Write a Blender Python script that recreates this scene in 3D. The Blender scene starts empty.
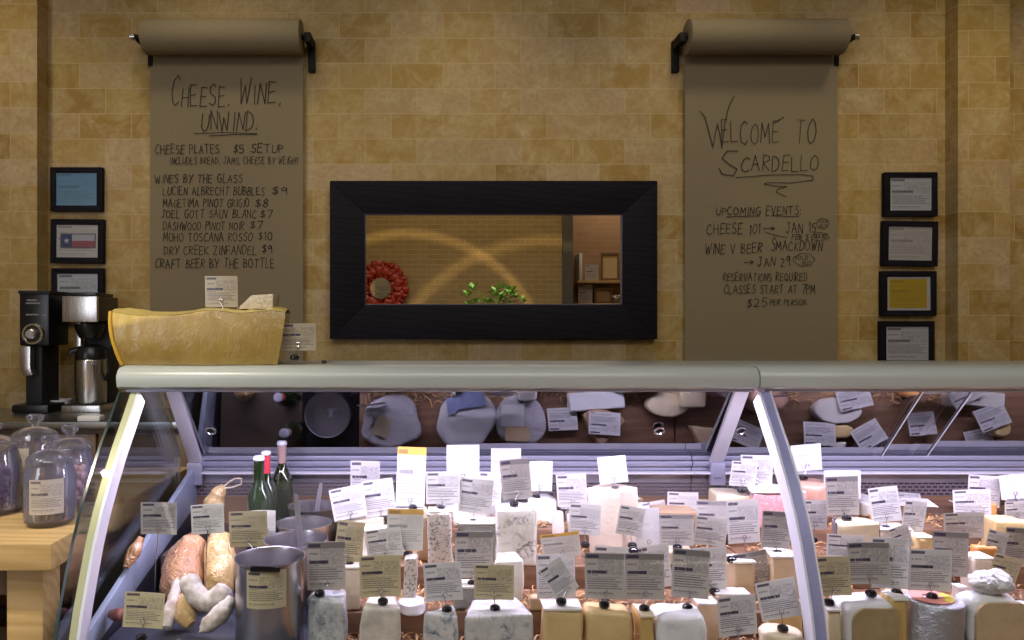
import bpy, bmesh, math, random
from mathutils import Vector, Matrix, noise, Euler

C = bpy.context.scene.collection
SC = bpy.context.scene
PI = math.pi

# ------------------------------------------------------------------ camera
F = 750.0                 # focal length in pixels of the 1024 x 640 frame
CX, CY, EYE = 440.0, 327.0, 1.35
cam_d = bpy.data.cameras.new('camera')
cam = bpy.data.objects.new('camera', cam_d)
C.objects.link(cam)
cam.location = (0, 0, EYE)
cam.rotation_euler = (PI / 2, 0, 0)
cam_d.sensor_width = 36.0
cam_d.lens = F / 1024 * 36.0
cam_d.shift_x = (512 - CX) / 1024
cam_d.shift_y = (CY - 320) / 1024
cam_d.clip_start = 0.05
SC.camera = cam

# ------------------------------------------------------------------ world, exposure
SC.view_settings.view_transform = 'Standard'
SC.view_settings.look = 'None'
SC.view_settings.gamma = 1.0
SC.view_settings.use_curve_mapping = False
SC.view_settings.exposure = 0.0
SC.cycles.use_denoising = True
SC.cycles.max_bounces = 10
SC.cycles.transparent_max_bounces = 24
SC.cycles.caustics_reflective = False
SC.cycles.caustics_refractive = False
SC.cycles.sample_clamp_indirect = 4.0
wd = bpy.data.worlds.new('world')
SC.world = wd
wd.use_nodes = True
wd.node_tree.nodes['Background'].inputs[0].default_value = (1.0, 0.85, 0.6, 1)
wd.node_tree.nodes['Background'].inputs[1].default_value = 0.02


def aim(o, target):
    d = Vector(target) - o.location
    o.rotation_euler = d.to_track_quat('-Z', 'Y').to_euler()


def area(name, loc, target, sx, sy, power, col):
    l = bpy.data.lights.new(name, 'AREA')
    l.shape = 'RECTANGLE'
    l.size, l.size_y, l.energy, l.color = sx, sy, power, col
    o = bpy.data.objects.new(name, l)
    C.objects.link(o)
    o.location = loc
    aim(o, target)
    return o


def spot(name, loc, target, power, col, size, blend, rad=0.04):
    l = bpy.data.lights.new(name, 'SPOT')
    l.energy, l.color, l.spot_size, l.spot_blend, l.shadow_soft_size = power, col, math.radians(size), blend, rad
    o = bpy.data.objects.new(name, l)
    C.objects.link(o)
    o.location = loc
    aim(o, target)
    return o


WARM = (1.0, 0.86, 0.60)
COOL = (0.81, 0.72, 1.0)
# wall washers on the ceiling
for wx, pw in ((-2.35, 85), (-1.15, 70), (0.1, 75), (1.35, 70), (2.55, 85), (3.4, 60)):
    spot('wall_washer_light', (wx, 2.85, 4.0), (wx, 4.0, 1.55), pw * 0.76, WARM, 62, 1.0, 0.16)
# soft ceiling light of the shop floor, in front of the case
area('shop_ceiling_light', (0.3, 0.0, 4.0), (0.3, 1.6, 0.6), 4.0, 2.2, 120, (0.98, 0.95, 0.95))
area('shop_window_light', (-3.1, -0.6, 1.9), (0.5, 2.6, 1.4), 1.6, 2.2, 55, (0.84, 0.88, 1.0))
spot('table_spot_light', (-2.3, 0.5, 3.9), (-1.25, 2.2, 0.9), 330, (1.0, 0.92, 0.74), 40, 0.8, 0.05)
# lights over the brick wall seen in the mirror
area('brick_wall_light', (0.4, -1.3, 4.0), (0.4, -3.0, 2.0), 4.5, 0.5, 30, (1.0, 0.84, 0.52))
area('recess_fill_light', (2.7, -3.1, 4.0), (2.7, -3.7, 2.2), 1.2, 0.3, 16, (1.0, 0.86, 0.66))  # added fill that brightens the shelf items in the recess
# lamp tubes of the two cases (under the top rail, behind its lip)
area('case_tube_light', (0.02, 2.135, 1.163), (0.02, 2.16, 0.5), 1.68, 0.05, 19, COOL)
area('case_tube_light', (1.71, 2.135, 1.163), (1.71, 2.16, 0.5), 1.56, 0.05, 18, COOL)


# ------------------------------------------------------------------ helpers
def W(px, py, y):
    """pixel of the photograph and distance -> point"""
    return Vector(((px - CX) * y / F, y, EYE - (py - CY) * y / F))


def X(px, y): return (px - CX) * y / F
def Z(py, y): return EYE - (py - CY) * y / F


def put(name, o_data, parent=None):
    o = bpy.data.objects.new(name, o_data)
    C.objects.link(o)
    if parent is not None:
        o.parent = parent
    return o


def obj(name, bm, mat, parent=None, loc=None, smooth=35):
    me = bpy.data.meshes.new(name)
    bmesh.ops.recalc_face_normals(bm, faces=bm.faces)
    if smooth:
        lim = math.radians(smooth)
        for f in bm.faces:
            f.smooth = True
        for e in bm.edges:
            if len(e.link_faces) == 2 and e.calc_face_angle(0) > lim:
                e.smooth = False
    bm.to_mesh(me)
    bm.free()
    ms = mat if isinstance(mat, (list, tuple)) else [mat]
    for m in ms:
        me.materials.append(m)
    o = put(name, me, parent)
    if loc is not None:
        o.location = loc
    return o


def tag(o, label=None, cat=None, group=None, kind=None):
    if label: o['label'] = label
    if cat: o['category'] = cat
    if group: o['group'] = group
    if kind: o['kind'] = kind
    return o


def thing(name, label, cat, loc=(0, 0, 0), rot=(0, 0, 0), group=None):
    o = bpy.data.objects.new(name, None)
    C.objects.link(o)
    o.empty_display_size = 0.05
    o.location = loc
    o.rotation_euler = rot
    return tag(o, label, cat, group)


def struct(name, bm, mat, parent=None, smooth=0):
    o = obj(name, bm, mat, parent, smooth=smooth)
    if parent is None:
        o['kind'] = 'structure'
    return o


def box(bm, x0, x1, y0, y1, z0, z1, bev=0.0, seg=2, mi=0):
    vs = [bm.verts.new(p) for p in ((x0, y0, z0), (x1, y0, z0), (x1, y1, z0), (x0, y1, z0),
                                    (x0, y0, z1), (x1, y0, z1), (x1, y1, z1), (x0, y1, z1))]
    fs = [bm.faces.new([vs[i] for i in q]) for q in
          ((0, 3, 2, 1), (4, 5, 6, 7), (0, 1, 5, 4), (1, 2, 6, 5), (2, 3, 7, 6), (3, 0, 4, 7))]
    for f in fs: f.material_index = mi
    if bev > 0:
        es = list({e for f in fs for e in f.edges})
        bmesh.ops.bevel(bm, geom=es, offset=bev, segments=seg, affect='EDGES', profile=0.6)
    return bm


def B(x0, x1, y0, y1, z0, z1, bev=0.0, seg=2):
    return box(bmesh.new(), x0, x1, y0, y1, z0, z1, bev, seg)


def extrude_poly(bm, pts, axis, a0, a1, bev=0.0, seg=2):
    """closed polygon pts (2D) extruded along an axis: 'x' -> (y,z), 'y' -> (x,z), 'z' -> (x,y)"""
    def mk(p, a):
        if axis == 'x': return (a, p[0], p[1])
        if axis == 'y': return (p[0], a, p[1])
        return (p[0], p[1], a)
    lo = [bm.verts.new(mk(p, a0)) for p in pts]
    hi = [bm.verts.new(mk(p, a1)) for p in pts]
    n = len(pts)
    fs = [bm.faces.new(lo), bm.faces.new(hi)]
    for i in range(n):
        fs.append(bm.faces.new((lo[i], lo[(i + 1) % n], hi[(i + 1) % n], hi[i])))
    bmesh.ops.recalc_face_normals(bm, faces=fs)
    if bev > 0:
        es = list(set(fs[0].edges) | set(fs[1].edges))
        if n <= 8:
            es = list({e for f in fs for e in f.edges})
        bmesh.ops.bevel(bm, geom=es, offset=bev, segments=seg, affect='EDGES', profile=0.6)
    return bm


def tube(bm, pts, rad, seg=8, caps=True):
    """tube along points; rad a number or a list"""
    pts = [Vector(p) for p in pts]
    n = len(pts)
    rs = rad if isinstance(rad, (list, tuple)) else [rad] * n
    rings = []
    up = None
    for i in range(n):
        t = (pts[min(i + 1, n - 1)] - pts[max(i - 1, 0)]).normalized()
        if up is None:
            up = Vector((0, 0, 1)) if abs(t.z) < 0.9 else Vector((1, 0, 0))
        a = t.cross(up)
        if a.length < 1e-6: a = t.cross(Vector((0, 1, 0)))
        a.normalize()
        b = a.cross(t).normalized()
        up = b
        rings.append([bm.verts.new(pts[i] + (a * math.cos(2 * PI * k / seg) + b * math.sin(2 * PI * k / seg)) * rs[i]) for k in range(seg)])
    for i in range(n - 1):
        for k in range(seg):
            bm.faces.new((rings[i][k], rings[i][(k + 1) % seg], rings[i + 1][(k + 1) % seg], rings[i + 1][k]))
    if caps:
        bm.faces.new(rings[0][::-1])
        bm.faces.new(rings[-1])
    return bm


def lathe(bm, prof, seg=32, cx=0, cy=0, cz=0, close=False):
    """profile of (r, z) turned about z; open ends at r=0 collapse to a point"""
    rings = []
    for r, z in prof:
        if r < 1e-6:
            rings.append([bm.verts.new((cx, cy, cz + z))])
        else:
            rings.append([bm.verts.new((cx + r * math.cos(2 * PI * k / seg), cy + r * math.sin(2 * PI * k / seg), cz + z)) for k in range(seg)])
    m = len(rings)
    for i in range(m - 1 + (1 if close else 0)):
        a, b = rings[i], rings[(i + 1) % m]
        for k in range(seg):
            k2 = (k + 1) % seg
            if len(a) == 1 and len(b) == 1: continue
            if len(a) == 1: bm.faces.new((a[0], b[k2], b[k]))
            elif len(b) == 1: bm.faces.new((a[k], a[k2], b[0]))
            else: bm.faces.new((a[k], a[k2], b[k2], b[k]))
    return bm


def ball(bm, c, rx, ry, rz, u=12, v=8):
    r = bmesh.ops.create_uvsphere(bm, u_segments=u, v_segments=v, radius=1.0)
    for w in r['verts']:
        w.co = Vector((c[0] + w.co.x * rx, c[1] + w.co.y * ry, c[2] + w.co.z * rz))
    return bm


def rough(bm, amp, scale, seed):
    """push the vertices about with smooth noise"""
    off = Vector((seed * 3.1, seed * 1.7, seed * 2.3))
    bm.normal_update()
    for v in bm.verts:
        n = noise.noise(v.co * scale + off) + 0.5 * noise.noise(v.co * scale * 2.3 + off)
        v.co += v.normal * n * amp
    return bm


# ------------------------------------------------------------------ materials
class NT:
    def __init__(s, name):
        s.m = bpy.data.materials.new(name)
        s.m.use_nodes = True
        s.t = s.m.node_tree
        s.t.nodes.clear()
        s.out = s.t.nodes.new('ShaderNodeOutputMaterial')

    def n(s, typ, **kw):
        nd = s.t.nodes.new(typ)
        for k, v in kw.items():
            setattr(nd, k, v)
        return nd

    def l(s, a, b): s.t.links.new(a, b)

    def val(s, sock, v):
        if hasattr(v, 'node'): s.l(v, sock)
        else: sock.default_value = v

    def math(s, op, a, b=0.0, c=None, clamp=False):
        nd = s.n('ShaderNodeMath', operation=op, use_clamp=clamp)
        s.val(nd.inputs[0], a); s.val(nd.inputs[1], b)
        if c is not None: s.val(nd.inputs[2], c)
        return nd.outputs[0]

    def mix(s, fac, a, b, mode='MIX'):
        nd = s.n('ShaderNodeMix', data_type='RGBA', blend_type=mode)
        s.val(nd.inputs[0], fac)
        s.val(nd.inputs[6], a if hasattr(a, 'node') or len(a) == 4 else (*a, 1))
        s.val(nd.inputs[7], b if hasattr(b, 'node') or len(b) == 4 else (*b, 1))
        return nd.outputs[2]

    def noise(s, vec, scale, detail=4, rough=0.55, dist=0.0):
        nd = s.n('ShaderNodeTexNoise')
        if vec is not None: s.l(vec, nd.inputs['Vector'])
        nd.inputs['Scale'].default_value = scale
        nd.inputs['Detail'].default_value = detail
        nd.inputs['Roughness'].default_value = rough
        nd.inputs['Distortion'].default_value = dist
        return nd.outputs['Fac']

    def ramp(s, fac, stops, interp='LINEAR'):
        nd = s.n('ShaderNodeValToRGB')
        cr = nd.color_ramp
        cr.interpolation = interp
        while len(cr.elements) < len(stops): cr.elements.new(0.5)
        for e, (p, c) in zip(cr.elements, stops):
            e.position = p
            e.color = (*c, 1) if len(c) == 3 else c
        s.l(fac, nd.inputs[0])
        return nd.outputs[0]

    def coord(s, which='Object'):
        return s.n('ShaderNodeTexCoord').outputs[which]

    def rand(s): return s.n('ShaderNodeObjectInfo').outputs['Random']

    def shifted(s):
        """object coordinates shifted by a random amount per object"""
        a = s.n('ShaderNodeVectorMath', operation='ADD')
        s.l(s.coord(), a.inputs[0])
        r = s.math('MULTIPLY', s.rand(), 37.0)
        cb = s.n('ShaderNodeCombineXYZ')
        for i in range(3): s.l(r, cb.inputs[i])
        s.l(cb.outputs[0], a.inputs[1])
        return a.outputs[0]

    def bsdf(s, col, rough=0.5, metal=0.0, spec=0.5, coat=0.0, bump=None, bump_s=0.2, bump_d=0.01, sss=0.0, trans=0.0, alpha=None):
        p = s.n('ShaderNodeBsdfPrincipled')
        s.val(p.inputs['Base Color'], col if hasattr(col, 'node') or len(col) == 4 else (*col, 1))
        s.val(p.inputs['Roughness'], rough)
        s.val(p.inputs['Metallic'], metal)
        p.inputs['Specular IOR Level'].default_value = spec
        p.inputs['Coat Weight'].default_value = coat
        p.inputs['Coat Roughness'].default_value = 0.08
        if sss:
            p.inputs['Subsurface Weight'].default_value = sss
            p.inputs['Subsurface Radius'].default_value = (0.01, 0.008, 0.006)
            p.inputs['Subsurface Scale'].default_value = 0.5
        if trans: p.inputs['Transmission Weight'].default_value = trans
        if bump is not None:
            bp = s.n('ShaderNodeBump')
            bp.inputs['Strength'].default_value = bump_s
            bp.inputs['Distance'].default_value = bump_d
            s.l(bump, bp.inputs['Height'])
            s.l(bp.outputs[0], p.inputs['Normal'])
            s.l(bp.outputs[0], p.inputs['Coat Normal'])
        s.l(p.outputs[0], s.out.inputs[0])
        return p


def plain(name, col, rough=0.5, metal=0.0, spec=0.5, var=0.0, scale=20, bump=0.0, coat=0.0):
    t = NT(name)
    c = t.coord()
    nz = t.noise(c, scale, 4)
    if var:
        a = tuple(max(0, v * (1 - var)) for v in col)
        b = tuple(min(1, v * (1 + var)) for v in col)
        cc = t.mix(nz, a, b)
    else:
        cc = col
    t.bsdf(cc, rough, metal, spec, coat, nz if bump else None, bump)
    return t.m


def clear_glass(name, tint=(1, 1, 1), refl=1.0, base=0.02, rough=0.0):
    """thin pane: see-through with a fresnel reflection"""
    t = NT(name)
    tr = t.n('ShaderNodeBsdfTransparent'); tr.inputs[0].default_value = (*tint, 1)
    gl = t.n('ShaderNodeBsdfGlossy'); gl.inputs['Roughness'].default_value = rough
    gl.inputs[0].default_value = (0.95, 0.96, 1, 1)
    lw = t.n('ShaderNodeFresnel'); lw.inputs[0].default_value = 1.45
    f = t.math('ADD', t.math('MULTIPLY', lw.outputs[0], refl), base, clamp=True)
    mx = t.n('ShaderNodeMixShader')
    t.l(f, mx.inputs[0]); t.l(tr.outputs[0], mx.inputs[1]); t.l(gl.outputs[0], mx.inputs[2])
    t.l(mx.outputs[0], t.out.inputs[0])
    return t.m


M = {}


def tile_material():
    t = NT('stone_tile')
    pos = t.n('ShaderNodeNewGeometry').outputs['Position']
    sp = t.n('ShaderNodeSeparateXYZ'); t.l(pos, sp.inputs[0])
    u = t.math('ADD', sp.outputs[0], t.math('MULTIPLY', sp.outputs[1], 1.0))
    cb = t.n('ShaderNodeCombineXYZ'); t.l(u, cb.inputs[0]); t.l(t.math('ADD', sp.outputs[2], 0.0677), cb.inputs[1])
    br = t.n('ShaderNodeTexBrick')
    br.offset = 0.5
    t.l(cb.outputs[0], br.inputs['Vector'])
    br.inputs['Color1'].default_value = (0, 0, 0, 1)
    br.inputs['Color2'].default_value = (1, 1, 1, 1)
    br.inputs['Mortar'].default_value = (0.5, 0.5, 0.5, 1)
    br.inputs['Scale'].default_value = 1.0
    br.inputs['Mortar Size'].default_value = 0.0028
    br.inputs['Mortar Smooth'].default_value = 0.25
    br.inputs['Brick Width'].default_value = 0.277
    br.inputs['Row Height'].default_value = 0.1345
    base = t.ramp(br.outputs['Color'], [(0.0, (0.27, 0.155, 0.035)), (0.25, (0.36, 0.225, 0.060)), (0.5, (0.39, 0.26, 0.090)), (0.75, (0.40, 0.275, 0.135)), (1.0, (0.44, 0.31, 0.19))])
    cloud = t.noise(pos, 8.0, 7, 0.72, 0.6)
    fine = t.noise(pos, 42, 5, 0.7)
    c1 = t.mix(t.math('MULTIPLY', t.math('SUBTRACT', cloud, 0.42, clamp=True), 2.6, clamp=True), base, (0.56, 0.46, 0.26))
    c2 = t.mix(t.math('MULTIPLY', t.math('SUBTRACT', fine, 0.45, clamp=True), 2.0, clamp=True), c1, (0.26, 0.17, 0.05))
    big = t.noise(pos, 1.7, 3, 0.6)
    c2 = t.mix(t.math('MULTIPLY', t.math('SUBTRACT', big, 0.42, clamp=True), 2.2, clamp=True), c2, t.mix(0.55, c2, (0.38, 0.27, 0.06)))
    c3 = t.mix(t.math('MULTIPLY', br.outputs['Fac'], 0.6), c2, (0.50, 0.40, 0.22))
    h = t.math('SUBTRACT', t.math('MULTIPLY', fine, 0.25), br.outputs['Fac'])
    t.bsdf(c3, 0.62, spec=0.3, bump=h, bump_s=0.22, bump_d=0.004)
    return t.m


M['tile'] = tile_material()


def brick_material(name, c_a, c_b, c_m):
    t = NT(name)
    pos = t.n('ShaderNodeNewGeometry').outputs['Position']
    sp = t.n('ShaderNodeSeparateXYZ'); t.l(pos, sp.inputs[0])
    cb = t.n('ShaderNodeCombineXYZ'); t.l(t.math('ADD', sp.outputs[0], sp.outputs[1]), cb.inputs[0]); t.l(sp.outputs[2], cb.inputs[1])
    br = t.n('ShaderNodeTexBrick')
    t.l(cb.outputs[0], br.inputs['Vector'])
    br.inputs['Color1'].default_value = (*c_a, 1)
    br.inputs['Color2'].default_value = (*c_b, 1)
    br.inputs['Mortar'].default_value = (*c_m, 1)
    br.inputs['Scale'].default_value = 1.0
    br.inputs['Mortar Size'].default_value = 0.006
    br.inputs['Brick Width'].default_value = 0.22
    br.inputs['Row Height'].default_value = 0.073
    nz = t.noise(pos, 7, 6, 0.7)
    cc = t.mix(nz, br.outputs['Color'], t.mix(0.5, br.outputs['Color'], (0.75, 0.6, 0.42)), 'MIX')
    cc = t.mix(t.math('MULTIPLY', nz, 0.6), cc, tuple(v * 0.5 for v in c_a))
    t.bsdf(cc, 0.85, spec=0.2, bump=t.math('SUBTRACT', t.math('MULTIPLY', nz, 0.6), br.outputs['Fac']), bump_s=0.6, bump_d=0.008)
    return t.m


M['brick'] = brick_material('old_brick', (0.32, 0.205, 0.065), (0.42, 0.28, 0.10), (0.56, 0.44, 0.22))
M['brick_red'] = brick_material('red_brick', (0.30, 0.13, 0.06), (0.36, 0.18, 0.09), (0.36, 0.24, 0.15))
M['plaster'] = plain('ceiling_paint', (0.28, 0.23, 0.16), 0.9, var=0.08, scale=6)
M['floor'] = plain('concrete_floor', (0.16, 0.12, 0.09), 0.4, var=0.3, scale=3)


def wood_material(name, dark, light, scale=6.0, axis=0, rough=0.45, coat=0.1, stretch=0.08, spec=0.5):
    t = NT(name)
    mp = t.n('ShaderNodeMapping')
    t.l(t.shifted(), mp.inputs[0])
    s = [1.0, 1.0, 1.0]; s[axis] = stretch
    mp.inputs['Scale'].default_value = s
    w = t.n('ShaderNodeTexWave', wave_type='BANDS', bands_direction='DIAGONAL')
    t.l(mp.outputs[0], w.inputs['Vector'])
    w.inputs['Scale'].default_value = scale * 3
    w.inputs['Distortion'].default_value = 6
    w.inputs['Detail'].default_value = 3
    w.inputs['Detail Scale'].default_value = 1.2
    nz = t.noise(mp.outputs[0], scale * 12, 5, 0.6)
    f = t.math('ADD', t.math('MULTIPLY', w.outputs['Fac'], 0.5), t.math('MULTIPLY', nz, 0.5))
    t.bsdf(t.mix(f, dark, light), rough, spec=spec, coat=coat, bump=f, bump_s=0.12, bump_d=0.002)
    return t.m


M['butcher'] = wood_material('butcher_block', (0.50, 0.30, 0.10), (0.72, 0.50, 0.22), 5, 0)
M['black_wood'] = wood_material('black_stained_wood', (0.004, 0.0035, 0.006), (0.012, 0.010, 0.016), 7, 0, 0.6, 0.0, spec=0.12)
M['cab_wood'] = wood_material('brown_cabinet_wood', (0.12, 0.07, 0.035), (0.20, 0.12, 0.06), 5, 2)
M['shelf_wood'] = wood_material('case_board_wood', (0.16, 0.085, 0.05), (0.27, 0.15, 0.085), 6, 0)
M['pale_wood'] = wood_material('pale_shelf_wood', (0.45, 0.28, 0.13), (0.6, 0.4, 0.2), 6, 0)


def brushed(name, col, rough=0.3, axis=0, amount=0.25):
    t = NT(name)
    mp = t.n('ShaderNodeMapping'); t.l(t.coord(), mp.inputs[0])
    s = [240.0, 240.0, 240.0]; s[axis] = 3.0
    mp.inputs['Scale'].default_value = s
    nz = t.noise(mp.outputs[0], 1.0, 3)
    r = t.math('ADD', t.math('MULTIPLY', nz, amount), rough - amount / 2)
    t.bsdf(t.mix(nz, tuple(v * 0.9 for v in col), col), r, 1.0)
    return t.m


M['steel'] = brushed('brushed_steel', (0.62, 0.60, 0.58), 0.28, 2)
M['steel_pot'] = plain('pot_steel', (0.60, 0.58, 0.60), 0.27, 1.0)
M['steel_strip'] = brushed('rear_strip_steel', (0.56, 0.53, 0.60), 0.38, 0)
M['chrome'] = plain('chrome', (0.8, 0.8, 0.8), 0.12, 1.0)
M['counter_steel'] = brushed('countertop_steel', (0.42, 0.44, 0.46), 0.3, 0)
M['rail_alu'] = plain('cream_painted_rail', (0.46, 0.49, 0.45), 0.30, 0.0, var=0.03, scale=8)
M['post_white'] = plain('post_white_aluminium', (0.78, 0.77, 0.82), 0.35, 0.1)
M['post_warm_lit'] = plain('outer_post_warm_lit', (0.50, 0.49, 0.27), 0.4, 0.1)  # warm lamplight on the post front, put into its colour
M['post_blue_reflect'] = plain('post_blue_reflection', (0.32, 0.33, 0.56), 0.3, 0.2)  # bluish reflection on the post front, put into its colour
M['alu'] = plain('grey_aluminium', (0.44, 0.44, 0.56), 0.35, 0.5)
M['liner'] = plain('blue_grey_liner', (0.30, 0.34, 0.44), 0.35, var=0.1)
M['liner_dark'] = plain('dark_lower_liner', (0.03, 0.028, 0.038), 0.4, var=0.2)
M['glass_edge'] = plain('teal_glass_edge', (0.012, 0.035, 0.036), 0.2)
M['glass'] = clear_glass('case_glass', (0.975, 0.985, 0.99), 0.10, 0.0)
M['end_glass'] = clear_glass('end_glass', (0.93, 0.97, 0.96), 0.8, 0.01)
M['rear_glass'] = clear_glass('rear_door_glass', (0.46, 0.45, 0.52), 1.6, 0.30, 0.012)
M['pic_glass'] = clear_glass('picture_glass', (0.97, 0.97, 0.97), 0.6, 0.01)
def jar_glass():
    m = clear_glass('jar_glass', (0.95, 0.95, 0.98), 0.9, 0.035, 0.08)
    nt = m.node_tree
    out = [n for n in nt.nodes if n.type == 'OUTPUT_MATERIAL'][0]
    old = out.inputs[0].links[0].from_socket
    d = nt.nodes.new('ShaderNodeBsdfTranslucent'); d.inputs[0].default_value = (0.80, 0.80, 0.98, 1)  # lavender haze mixed into the glass for reflected window light
    d2 = nt.nodes.new('ShaderNodeBsdfDiffuse'); d2.inputs[0].default_value = (0.80, 0.80, 0.98, 1)
    a = nt.nodes.new('ShaderNodeMixShader'); nt.links.new(d.outputs[0], a.inputs[1]); nt.links.new(d2.outputs[0], a.inputs[2])
    b = nt.nodes.new('ShaderNodeMixShader'); b.inputs[0].default_value = 0.085
    nt.links.new(old, b.inputs[1]); nt.links.new(a.outputs[0], b.inputs[2]); nt.links.new(b.outputs[0], out.inputs[0])
    return m


M['jar_glass'] = jar_glass()
M['mirror'] = plain('mirror_silver', (0.86, 0.84, 0.80), 0.0, 1.0)
M['black'] = plain('black_plastic', (0.008, 0.008, 0.009), 0.3)
M['black_matt'] = plain('black_matt', (0.010, 0.010, 0.011), 0.6)
M['puck'] = plain('black_holder', (0.006, 0.005, 0.009), 0.12, coat=0.5)
M['wire'] = plain('steel_wire', (0.55, 0.53, 0.55), 0.25, 1.0)
M['iron'] = plain('black_iron', (0.006, 0.006, 0.006), 0.6, spec=0.2)
M['ink'] = plain('black_marker', (0.030, 0.024, 0.018), 0.8)
M['slate'] = plain('dark_slate', (0.05, 0.055, 0.075), 0.35, var=0.4, scale=25)
M['white_plastic'] = plain('white_plastic', (0.78, 0.78, 0.78), 0.4)
M['cork'] = plain('pourer_white', (0.70, 0.70, 0.80), 0.3)


def kraft():
    t = NT('kraft_paper')
    c = t.coord()
    mp = t.n('ShaderNodeMapping'); t.l(c, mp.inputs[0]); mp.inputs['Scale'].default_value = (1, 1, 0.25)
    f = t.noise(mp.outputs[0], 160, 4, 0.7)
    g = t.noise(c, 3.0, 2)
    col = t.mix(f, (0.20, 0.160, 0.095), (0.255, 0.205, 0.125))
    t.bsdf(col, 0.75, spec=0.25, bump=g, bump_s=0.25, bump_d=0.02)
    return t.m


M['kraft'] = kraft()


def card_material(name, paper, band=0.0, stripe=None, density=1.0, lines=True):
    """printed price card: header, sketch, bold title and lines of small print, by UV"""
    t = NT(name)
    uv = t.coord('UV')
    sp = t.n('ShaderNodeSeparateXYZ'); t.l(uv, sp.inputs[0])
    u, v = sp.outputs[0], sp.outputs[1]
    r = t.math('MULTIPLY', t.rand(), 53.0)

    def win(x, a, b):
        return t.math('MULTIPLY', t.math('GREATER_THAN', x, a), t.math('LESS_THAN', x, b))

    def word(us, rows, thr, seed):
        """broken run of letters on each row"""
        cb = t.n('ShaderNodeCombineXYZ')
        t.l(t.math('ADD', t.math('MULTIPLY', u, us), r), cb.inputs[0])
        t.l(t.math('MULTIPLY', t.math('FLOOR', t.math('MULTIPLY', v, rows)), 7.3), cb.inputs[1])
        cb.inputs[2].default_value = seed
        return t.math('GREATER_THAN', t.noise(cb.outputs[0], 1.0, 2, 0.6), thr)

    def row(rows, a, b):
        fr = t.math('FRACT', t.math('MULTIPLY', v, rows))
        return win(fr, a, b)

    ends = t.math('ADD', 0.86, t.math('MULTIPLY', t.math('SINE', t.math('MULTIPLY', t.math('FLOOR', t.math('MULTIPLY', v, 20)), 3.7)), 0.09))
    body = t.math('MULTIPLY', t.math('MULTIPLY', word(48, 20, 0.40, 1.0), row(20, 0.25, 0.78)),
                  t.math('MULTIPLY', win(v, 0.20, 0.475), t.math('MULTIPLY', t.math('GREATER_THAN', u, 0.06), t.math('LESS_THAN', u, ends))))
    foot = t.math('MULTIPLY', t.math('MULTIPLY', word(44, 20, 0.42, 4.0), row(20, 0.2, 0.8)),
                  t.math('MULTIPLY', win(v, 0.08, 0.14), win(u, 0.06, 0.72)))
    title = t.math('MULTIPLY', word(30, 3, 0.36, 2.0), t.math('MULTIPLY', win(v, 0.545, 0.615), win(u, 0.06, 0.56)))
    sub = t.math('MULTIPLY', word(40, 3, 0.42, 5.0), t.math('MULTIPLY', win(v, 0.50, 0.53), win(u, 0.06, 0.34)))
    logo = t.math('MULTIPLY', word(26, 3, 0.30, 3.0), t.math('MULTIPLY', win(v, 0.885, 0.955), win(u, 0.05, 0.36)))
    sub2 = t.math('MULTIPLY', word(36, 3, 0.40, 6.0), t.math('MULTIPLY', win(v, 0.735, 0.775), win(u, 0.06, 0.30)))
    # thin sketch lines in the upper right
    cb = t.n('ShaderNodeCombineXYZ')
    t.l(t.math('ADD', u, r), cb.inputs[0]); t.l(v, cb.inputs[1])
    sk = t.noise(cb.outputs[0], 13.0, 4, 0.65, 1.0)
    sketch = t.math('MULTIPLY', t.math('LESS_THAN', t.math('ABSOLUTE', t.math('SUBTRACT', sk, 0.5)), 0.045),
                    t.math('MULTIPLY', win(v, 0.52, 0.86), win(u, 0.34, 0.96)))
    ink = t.math('ADD', t.math('ADD', t.math('MULTIPLY', body, 0.62), t.math('MULTIPLY', foot, 0.6)),
                 t.math('ADD', t.math('MULTIPLY', title, 0.92), t.math('ADD', t.math('MULTIPLY', logo, 0.85), t.math('MULTIPLY', sketch, 0.38))), clamp=True)
    ink = t.math('ADD', ink, t.math('ADD', t.math('MULTIPLY', sub, 0.5), t.math('MULTIPLY', sub2, 0.5)), clamp=True)
    ink = t.math('MULTIPLY', ink, density)
    pc = t.mix(t.noise(cb.outputs[0], 14, 3), tuple(x * 0.95 for x in paper), paper)
    if band:
        pc = t.mix(t.math('MULTIPLY', win(v, 0.86, 0.985), band), pc, (0.12, 0.11, 0.12))
    if stripe:
        pc = t.mix(win(v, 0.865, 1.1), pc, stripe)
    col = t.mix(ink, pc, (0.05, 0.04, 0.085))
    d = t.n('ShaderNodeBsdfDiffuse'); t.l(col, d.inputs[0])
    tl = t.n('ShaderNodeBsdfTranslucent'); t.l(col, tl.inputs[0])
    gl = t.n('ShaderNodeBsdfGlossy'); gl.inputs['Roughness'].default_value = 0.25
    m1 = t.n('ShaderNodeMixShader'); m1.inputs[0].default_value = 0.22
    t.l(d.outputs[0], m1.inputs[1]); t.l(tl.outputs[0], m1.inputs[2])
    m2 = t.n('ShaderNodeMixShader'); m2.inputs[0].default_value = 0.035
    t.l(m1.outputs[0], m2.inputs[1]); t.l(gl.outputs[0], m2.inputs[2])
    t.l(m2.outputs[0], t.out.inputs[0])
    return t.m


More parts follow.
